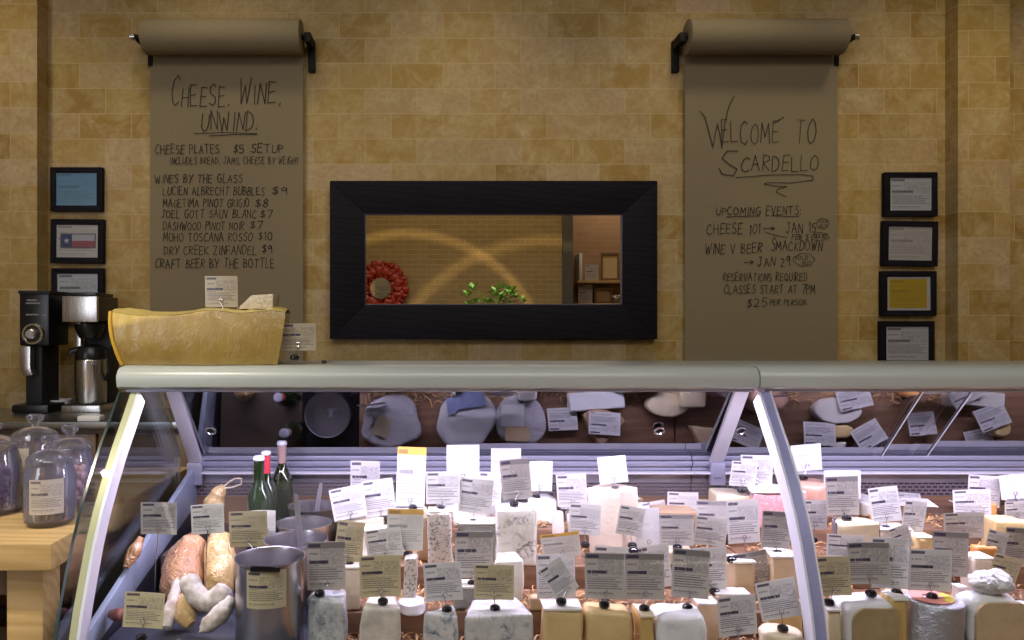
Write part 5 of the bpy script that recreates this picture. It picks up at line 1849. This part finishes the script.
def sausage(name, label, cat, pts, rad, mat, y_default=None, group=None, amp=0.003, seed=1, seg=26, nsub=5, flat=1.0):
    """a body swept along pixel points (px, py, y) with given radii (m)"""
    P = [W(*p) for p in pts]
    # catmull-rom refinement
    Q, R = [], []
    for i in range(len(P) - 1):
        p0, p1, p2, p3 = P[max(i - 1, 0)], P[i], P[i + 1], P[min(i + 2, len(P) - 1)]
        for s in range(nsub * 2):
            t = s / (nsub * 2)
            Q.append(0.5 * ((2 * p1) + (-p0 + p2) * t + (2 * p0 - 5 * p1 + 4 * p2 - p3) * t * t + (-p0 + 3 * p1 - 3 * p2 + p3) * t ** 3))
            R.append(rad[i] + (rad[i + 1] - rad[i]) * (t * t * (3 - 2 * t)))
    Q.append(P[-1]); R.append(rad[-1])
    low = min(q.z - r_ for q, r_ in zip(Q, R))
    c = Vector((sum(q.x for q in Q) / len(Q), sum(q.y for q in Q) / len(Q), low))
    b = bmesh.new()
    tube(b, [q - c for q in Q], R, seg)
    rough(b, amp, 26, seed)
    for v in b.verts: v.co += v.normal * 0.0022 * noise.noise(v.co * 75 + Vector((seed, 0, 0)))
    o = thing(name, label, cat, c, group=group)
    obj('body', b, mat, o, smooth=70)
    return o, c


# hams in film
h1, c1 = sausage('wrapped_ham', 'film-wrapped ham with orange meat, leaning behind the white salamis', 'ham',
                 [(194, 536, 2.25), (192, 545, 2.23), (186, 562, 2.19), (182, 582, 2.13), (181, 600, 2.09)], [0.014, 0.040, 0.058, 0.060, 0.040], M['ham'], group='hams in the sausage bay', amp=0.006, seed=2)
h2, c2 = sausage('wrapped_ham', 'yellowish film-wrapped ham beside the pots', 'ham',
                 [(219, 531, 2.25), (219, 540, 2.23), (220, 555, 2.19), (220, 578, 2.14), (220, 597, 2.11)], [0.012, 0.034, 0.044, 0.044, 0.030], M['ham_fat'], group='hams in the sausage bay', amp=0.006, seed=3)
h3, c3 = sausage('cured_ham', 'cured ham end with a twine loop, standing behind the wrapped hams', 'ham',
                 [(209, 531, 2.40), (211, 520, 2.41), (214, 505, 2.43), (218, 494, 2.43), (223, 487, 2.43)], [0.040, 0.044, 0.034, 0.024, 0.012], M['ham_fat'], group='hams in the sausage bay', seed=4)
b = bmesh.new()
lp = [W(*p) - c3 for p in ((222, 488, 2.43), (229, 482, 2.43), (236, 478, 2.43), (242, 479, 2.43), (241, 484, 2.43), (234, 487, 2.43), (226, 488, 2.43), (222, 489, 2.43))]
tube(b, lp, 0.0022, 8)
obj('twine_loop', b, M['twine'], h3)
SG = 'white salamis on the slate'
for lab, pts, rad, seed in (
        ('thin white salami standing upright in front of the orange ham', [(176, 582, 2.03), (174, 598, 2.0), (170, 616, 1.965), (167, 628, 1.94)], [0.010, 0.017, 0.020, 0.012], 5),
        ('thick white salami bent into a hook in front of the orange ham', [(186, 577, 1.975), (190, 583, 1.965), (196, 594, 1.955), (205, 601, 1.95), (215, 599, 1.95), (224, 591, 1.955), (228, 587, 1.96)], [0.014, 0.026, 0.027, 0.026, 0.027, 0.026, 0.014], 6),
        ('long white salami lying on the slate against the front pot', [(202, 630, 1.875), (209, 624, 1.88), (221, 613, 1.90), (232, 598, 1.925)], [0.010, 0.020, 0.023, 0.015], 8),
        ('yellow-streaked lumpy salami at the bottom of the pile', [(186, 596, 2.01), (186, 606, 1.98), (187, 617, 1.945), (192, 625, 1.93)], [0.016, 0.026, 0.027, 0.014], 9)):
    o, c = sausage('salami', lab, 'salami', pts, rad, M['salami'] if seed != 9 else M['ham_fat'], group=SG, amp=0.004, seed=seed)
    b = bmesh.new()
    e = W(*pts[0]) - c
    d_ = (W(*pts[0]) - W(*pts[1])).normalized()
    tube(b, [e - d_ * 0.004, e + d_ * 0.006, e + d_ * 0.012 + Vector((0.004, 0, 0.002))], [0.006, 0.004, 0.002], 8)
    obj('tied_end', b, M['twine'], o)
o, c = sausage('dark_salami', 'dark red salami end beside the low warm-lit card', 'salami', [(112, 614, 1.94), (119, 615, 1.92), (128, 617, 1.90)], [0.012, 0.018, 0.014], M['salami_dark'], group='dark salamis', seed=10)
o, c = sausage('wrapped_salami', 'film-wrapped salami leaning on the sloping end ledge', 'salami', [(126, 568, 2.06), (134, 552, 2.09), (141, 538, 2.12)], [0.010, 0.018, 0.010], M['ham'], group='wrapped salamis', seed=11)
for lab, px, y, a in (('small white tag on the slate under the salamis', 175, 1.86, 0.3), ('white block at the foot of the sloping end ledge', 97, 1.84, 0.0)):
    b = bmesh.new(); box(b, -0.013, 0.013, -0.010, 0.010, 0, 0.024, 0.004)
    tag(obj('white_tag', b, M['white_plastic'], None, (X(px, y), y, D0 + 0.0005)), lab, 'tag').rotation_euler = (0, 0, a)

# ================================================================== BEHIND THE CAMERA, SEEN IN THE WALL MIRROR
# red ornate round mirror on the brick wall
p = MR(381, 288.5, -2.96)
wr_ = thing('ornate_round_mirror', 'small round mirror in an ornate red frame, reflected in the wall mirror', 'mirror', (p.x, -3.0, p.z))
k_ = (2 * MY + 2.96) / F
b = bmesh.new()
R1, R2 = 10.5 * k_, 26 * k_
for ring, (rr, nn, sz) in enumerate(((R1 * 1.1, 16, 0.05), ((R1 + R2) * 0.47, 18, 0.085), (R2 * 0.80, 22, 0.08), (R2 * 0.95, 26, 0.06))):
    for i in range(nn):
        a = 2 * PI * i / nn + ring * 0.3
        ball(b, (rr * math.cos(a), 0.055 + 0.015 * ring % 0.03, rr * math.sin(a)), sz * (0.8 + 0.3 * math.sin(i * 2.4)), 0.045, sz * (0.8 + 0.3 * math.cos(i * 1.7)), 8, 6)
rough(b, 0.012, 20, 3)
obj('scrolled_frame', b, M['red_frame'], wr_)
b = bmesh.new()
lathe(b, [(0, 0.06), (R1, 0.06), (R1, 0.066), (0, 0.066)], 32)
bmesh.ops.rotate(b, verts=b.verts, matrix=Matrix.Rotation(-PI / 2, 3, 'X'))
for v in b.verts: v.co.y += 0.04
obj('mirror_glass', b, M['mirror'], wr_, smooth=30)

# plant on a tall stand
pp = MR(498, 300, -0.9)
st = thing('plant_stand', 'tall dark plant stand behind the shopper, seen only in the mirror', 'plant stand', (pp.x, pp.y, 0))
b = bmesh.new(); lathe(b, [(0, 0), (0.18, 0), (0.18, 0.02), (0.03, 0.04), (0.025, 1.28), (0.16, 1.30), (0.16, 1.32), (0, 1.32)], 28)
obj('stand_column', b, M['cab_wood'], st)
pl = thing('potted_plant', 'leafy green plant reflected along the lower edge of the wall mirror', 'plant', (pp.x, pp.y, 1.3206))
b = bmesh.new(); lathe(b, [(0, 0), (0.08, 0), (0.11, 0.16), (0.12, 0.17), (0.10, 0.17), (0.09, 0.15), (0, 0.15)], 24)
obj('pot', b, M['terracotta'], pl)
rs = random.Random(21)
sb, lb = bmesh.new(), bmesh.new()
kk = (2 * MY - pp.y) / F
tips = [(467, 293), (472, 287), (478, 298), (496, 289), (503, 284), (509, 291), (515, 294), (521, 298), (499, 298), (507, 299), (488, 300), (468, 301), (494, 294), (512, 287)]
for i, (tx, ty) in enumerate(tips):
    t = Vector(((tx - 498) * kk, rs.uniform(-0.08, 0.08), EYE - (ty - CY) * kk - 1.3206))
    tube(sb, [(0, 0, 0.14), (t.x * 0.4, t.y * 0.4, 0.14 + (t.z - 0.14) * 0.6), tuple(t)], [0.006, 0.004, 0.002], 6)
    for q in range(7):
        a = rs.uniform(0, 2 * PI)
        el = rs.uniform(-0.3, 0.9)
        d_ = Vector((math.cos(a) * math.cos(el), math.sin(a) * math.cos(el), math.sin(el)))
        base_ = t + Vector((rs.uniform(-0.02, 0.02), rs.uniform(-0.02, 0.02), rs.uniform(-0.06, 0.01)))
        ln = rs.uniform(0.07, 0.115)
        s_ = d_.cross(Vector((0, 0, 1))).normalized() * ln * 0.32
        up_ = s_.cross(d_).normalized() * ln * 0.10
        v0 = lb.verts.new(base_); v1 = lb.verts.new(base_ + d_ * ln * 0.5 + s_ + up_); v2 = lb.verts.new(base_ + d_ * ln); v3 = lb.verts.new(base_ + d_ * ln * 0.5 - s_ + up_); vm = lb.verts.new(base_ + d_ * ln * 0.5 - up_ * 0.4)
        for f in ((v0, v1, vm), (v1, v2, vm), (v2, v3, vm), (v3, v0, vm)): lb.faces.new(f)
obj('stems', sb, M['leaf'], pl)
obj('leaves', lb, M['leaf'], pl, smooth=0)
spot('plant_spot_light', (pp.x - 0.2, 0.4, 3.9), (pp.x, pp.y, 1.7), 150, (0.95, 1.0, 0.8), 26, 0.5)

# shelf with books in the recess
sy = -3.60
sh = thing('wall_shelf', 'pale two-board wall shelf in the recess, reflected in the wall mirror', 'shelf', (MR(600, 300, sy).x, -3.78, 1.5))
def ms(x0, x1, y0, y1, ya, yb, bev=0.003):
    a = MR(x0, y1, sy); c_ = MR(x1, y0, sy)
    return B(a.x, c_.x, ya, yb, a.z, c_.z, bev)
obj('board', shift(ms(576, 640, 281, 283.5, -3.78, -3.45), sh), M['pale_wood'], sh)
obj('board', shift(ms(576, 640, 303.5, 306, -3.78, -3.45), sh), M['pale_wood'], sh)
obj('upright', shift(ms(577.5, 580.5, 254, 281, -3.78, -3.45), sh), M['white_plastic'], sh)
M['cover_white'] = card_material('book_cover_white', (0.55, 0.52, 0.55), 0, None, 0.7)
def standing(name, label, cat, x0, x1, y0, y1, y, th, mat, frame=None):
    a = MR(x0, y1, sy); c_ = MR(x1, y0, sy)
    o = thing(name, label, cat, ((a.x + c_.x) / 2, y, a.z + 0.001))
    hw, hh = (c_.x - a.x) / 2, c_.z - a.z
    if frame:
        obj('frame', mitred(-hw, hw, 0, hh, -hw * 0.8, hw * 0.8, hh * 0.1, hh * 0.9, -th, th, 0.002), frame, o)
        q = bmesh.new(); uv_quad(q, -hw * 0.8, hw * 0.8, 0, hh * 0.1, hh * 0.9)
        obj('picture', q, mat, o, smooth=0)
    else:
        q = bmesh.new(); box(q, -hw, hw, -th, th - 0.001, 0, hh)
        obj('cover_block', q, M['white_plastic'], o, smooth=0)
        q = bmesh.new(); uv_quad(q, -hw, hw, th, 0, hh)
        obj('front_cover', q, mat, o, smooth=0)
standing('display_book', 'white printed book standing on the upper board, in the mirror', 'book', 585, 598, 265, 281, -3.58, 0.012, M['cover_white'])
standing('framed_picture', 'brown framed picture standing on the upper board, in the mirror', 'framed picture', 601, 619, 253, 281, -3.60, 0.012, M['ch_tan'], M['cab_wood'])
standing('display_book', 'white book with a dark mark on the lower board, in the mirror', 'book', 578, 592, 285, 303.5, -3.58, 0.012, M['cover_white'])
standing('wooden_box', 'brown box on the lower board, in the mirror', 'box', 594, 612, 288, 303.5, -3.60, 0.05, M['ch_brown'], M['cab_wood'])
a = MR(616, 303.5, sy)
fl = thing('flower_bowl', 'small bowl of white flowers on the lower board, in the mirror', 'flower bowl', (a.x, -3.55, a.z + 0.0005))
b = bmesh.new(); lathe(b, [(0, 0), (0.04, 0), (0.065, 0.06), (0.06, 0.06), (0, 0.02)], 20)
obj('bowl', b, M['terracotta'], fl)
b = bmesh.new()
for i in range(16): ball(b, (rs.uniform(-0.07, 0.07), rs.uniform(-0.05, 0.05), 0.08 + rs.uniform(-0.01, 0.04)), 0.022, 0.022, 0.018, 8, 5)
obj('flowers', b, M['white_plastic'], fl)


# added unseen lamps; their hollow beams draw arcs of light on the brick wall
def added_ring_lamp(label, cx, cy, rpx, d, power):
    y = -3.0 + d
    k = (2 * MY + 3.0) / F
    x, z = (cx - CX) * k, EYE - (cy - CY) * k
    r = rpx * k
    th = math.atan(r / d)
    o = thing('added_arc_lamp', label, 'lamp', (x, y + 0.10, 0), group='added lamps drawing light arcs on the brick wall')
    b = bmesh.new(); lathe(b, [(0, 0), (0.14, 0), (0.14, 0.015), (0.015, 0.02), (0.015, max(0.03, z - 0.07)), (0, max(0.03, z - 0.07))], 24)
    obj('stand', b, M['black_matt'], o)
    b = bmesh.new(); lathe(b, [(0, 0.02), (0.05, 0.02), (0.06, 0.06), (0.06, 0.12), (0.055, 0.12), (0.05, 0.07), (0, 0.06)], 28)
    bmesh.ops.rotate(b, verts=b.verts, matrix=Matrix.Rotation(PI / 2, 3, 'X'))
    for v in b.verts: v.co += Vector((0, 0.06, z))
    obj('housing', b, M['black_matt'], o)
    off = 0.10
    rd = off * math.tan(th) * 0.955
    b = bmesh.new(); lathe(b, [(0, 0), (rd, 0), (rd, 0.002), (0, 0.002)], 64)
    bmesh.ops.rotate(b, verts=b.verts, matrix=Matrix.Rotation(PI / 2, 3, 'X'))
    for v in b.verts: v.co += Vector((0, -0.10 - off, z))
    obj('baffle_disc', b, M['black_matt'], o)
    sp_ = spot('added_arc_light', (x, y, z), (x, y - 1, z), power, (1.0, 0.76, 0.36), math.degrees(2 * th), 0.06, 0.006)


added_ring_lamp('added unseen lamp on a low stand throwing the left light arc on the brick wall', 406, 376, 150, 1.45, 430)
added_ring_lamp('added unseen lamp near the floor throwing the right light arc on the brick wall', 550, 413, 182, 1.6, 520)


# low pieces lying along the back of the top board; the leaning rear doors mirror them
def mx(px): return CX + (px - CX) * 2.77 / 2.56
BK = 'pieces lying along the rear doors'
def back_piece(label, nm, kind, pm, wpx, y, d, h, mat, rot=0, **kw):
    w = wpx * 2.77 / F
    x = (pm - CX) * 2.77 / F
    SEED[0] += 1
    r = thing(nm, label, 'cheese', (x, y, 0.7206), (0, 0, math.radians(rot)), CH_GROUP)
    obj('paste', body(kind, w, d, h, 0.008, 0.003, SEED[0]), M[mat], r, smooth=50)
    return r
M['blue_label'] = plain('blue_printed_label', (0.24, 0.28, 0.46), 0.5, var=0.5, scale=40)
M['pack_film'] = wrap_cheese('milky_film_parcel', (0.50, 0.47, 0.50), (0.70, 0.68, 0.70), 24, 0.8, 0.9)
def top_patch(r, nm, x0, x1, y0, y1, z, mat, rot=0.0):
    q = bmesh.new(); box(q, x0, x1, y0, y1, z, z + 0.0015)
    bmesh.ops.rotate(q, verts=q.verts, matrix=Matrix.Rotation(rot, 3, 'Z'))
    obj(nm, q, mat, r, smooth=0)
def lumpy_round(label, pm, wpx, y, d, h, mat, squash, seed):
    w = wpx * 2.77 / F
    r = thing('wrapped_parcel', label, 'cheese', ((pm - CX) * 2.77 / F, y, 0.7206), (0, 0, 0), CH_GROUP)
    b = bmesh.new()
    n_ = 40
    pts = []
    for i in range(n_):
        a = 2 * PI * i / n_
        k = 1 + squash * noise.noise(Vector((math.cos(a) * 1.3 + seed, math.sin(a) * 1.3, seed)))
        pts.append((w / 2 * k * math.cos(a), d / 2 * k * math.sin(a)))
    extrude_poly(b, pts, 'z', 0, h, 0.014, 3)
    top = [f for f in b.faces if f.normal.z > 0.9 and f.calc_area() > 0.001]
    bmesh.ops.triangulate(b, faces=top)
    bmesh.ops.subdivide_edges(b, edges=[e for e in b.edges if e.calc_length() > 0.03], cuts=3, use_grid_fill=True)
    for v in b.verts:
        if v.co.z > h * 0.6: v.co.z += 0.010 * noise.noise(v.co * 22 + Vector((seed, 0, 0)))
    obj('paste', b, mat, r, smooth=60)
    return r
r_ = lumpy_round('crumpled film-wrapped parcel with a pale ticket, mirrored in the rear doors near the pots', 392, 62, 2.545, 0.20, 0.05, M['pack_film'], 0.30, 3)
top_patch(r_, 'ticket', -0.06, 0.0, -0.01, 0.06, 0.060, M['card_warm_lit'], 0.35)
r_ = lumpy_round('large white wrapped round with a blue label, mirrored above the tallest card', 466, 60, 2.54, 0.22, 0.045, M['ch_brie'], 0.22, 8)
top_patch(r_, 'blue_label', -0.06, 0.08, -0.095, -0.035, 0.055, M['blue_label'], -0.15)
r_ = lumpy_round('pale film-wrapped round with a white ticket and brown patch, mirrored beside the blue-labelled one', 522, 52, 2.55, 0.20, 0.045, M['pack_film'], 0.12, 14)
top_patch(r_, 'ticket', -0.075, 0.01, -0.06, 0.02, 0.058, M['card_blank'])
top_patch(r_, 'brown_patch', -0.06, 0.03, 0.022, 0.075, 0.058, M['ch_tan'])
back_piece('brown wedge mirrored in the rear door under a lying card', 'cheese_wedge', 'wedge', 604, 44, 2.575, 0.13, 0.05, 'ch_brown', 8)
back_piece('pale yellow round mirrored in the rear door near the finger ring', 'cheese_round', 'round', 672, 44, 2.49, 0.09, 0.05, 'ch_cream')
back_piece('tan wedge mirrored beside the rear strut', 'cheese_wedge', 'tri', 703, 26, 2.60, 0.10, 0.05, 'ch_tan', 30)
back_piece('white long piece mirrored in the top of the rear door', 'cheese_block', 'block', 600, 60, 2.475, 0.07, 0.045, 'ch_brie', -4)
back_piece('white pair of rounds mirrored in the adjoining case', 'cheese_round', 'round', 842, 48, 2.50, 0.10, 0.05, 'ch_white')
back_piece('yellow round mirrored below the white rounds', 'cheese_round', 'round', 846, 26, 2.575, 0.05, 0.04, 'ch_yellow')
back_piece('white wedge mirrored low in the adjoining rear door', 'cheese_wedge', 'tri', 838, 24, 2.63, 0.05, 0.04, 'ch_white', 15)
back_piece('dark blue-grey piece mirrored left of the glass edges', 'cheese_block', 'trap', 878, 40, 2.62, 0.07, 0.035, 'ch_dark', 10)
back_piece('yellow round mirrored near the picture edge', 'cheese_round', 'round', 1010, 20, 2.585, 0.07, 0.045, 'ch_yellow')
back_piece('pale block mirrored in the top corner of the adjoining case', 'cheese_block', 'block', 985, 60, 2.475, 0.06, 0.05, 'ch_white', 6)
def lying_card(label, pm, wpx, y, z, rot, tilt, style='card'):
    r = thing('price_card', label, 'price card', ((pm - CX) * 2.77 / F, y, z), (math.radians(tilt), 0, math.radians(rot)), CARD_GROUP)
    w, h = wpx * 2.77 / F, 0.085
    b = bmesh.new(); uvl = b.loops.layers.uv.verify()
    for s_, zz in ((0, 0.0008), (1, 0)):
        vs = [b.verts.new(p) for p in ((-w / 2, -h / 2, zz), (w / 2, -h / 2, zz), (w / 2, h / 2, zz), (-w / 2, h / 2, zz))]
        f = b.faces.new(vs)
        for lp_, uv in zip(f.loops, ((0, 0), (1, 0), (1, 1), (0, 1))): lp_[uvl].uv = uv
    obj('card_sheet', b, M[style], r, smooth=0)
    return r
lying_card('white card lying on the brown wedge, mirrored in the rear door', 606, 32, 2.56, 0.775, 4, 8)
lying_card('white card lying beside the brown wedge, mirrored in the rear door', 565, 30, 2.545, 0.745, -3, 5)
lying_card('lavender card lying askew next to the rear strut, mirrored in the door', 749, 36, 2.585, 0.745, 24, 5)
lying_card('white card lying level behind the rusty round, mirrored in the adjoining door', 822, 32, 2.585, 0.768, 3, 5)
lying_card('white card lying turned aside on the dark piece, mirrored in the adjoining door', 872, 30, 2.59, 0.765, -28, 8)
lying_card('white card lying between the two glass edges, mirrored in the adjoining door', 931, 28, 2.56, 0.745, -5, 4)
lying_card('white card lying near the yellow round at the picture edge, mirrored in the door', 1000, 32, 2.545, 0.772, -20, 6)
lying_card('white card lying low against the rail, mirrored near the picture edge', 992, 28, 2.635, 0.74, -12, 4)
lying_card('white card lying on the white rounds, mirrored high in the adjoining door', 857, 34, 2.45, 0.778, -12, 5)
lying_card('bluish card lying on the pale block, mirrored in the top corner', 972, 34, 2.45, 0.779, -25, 5)
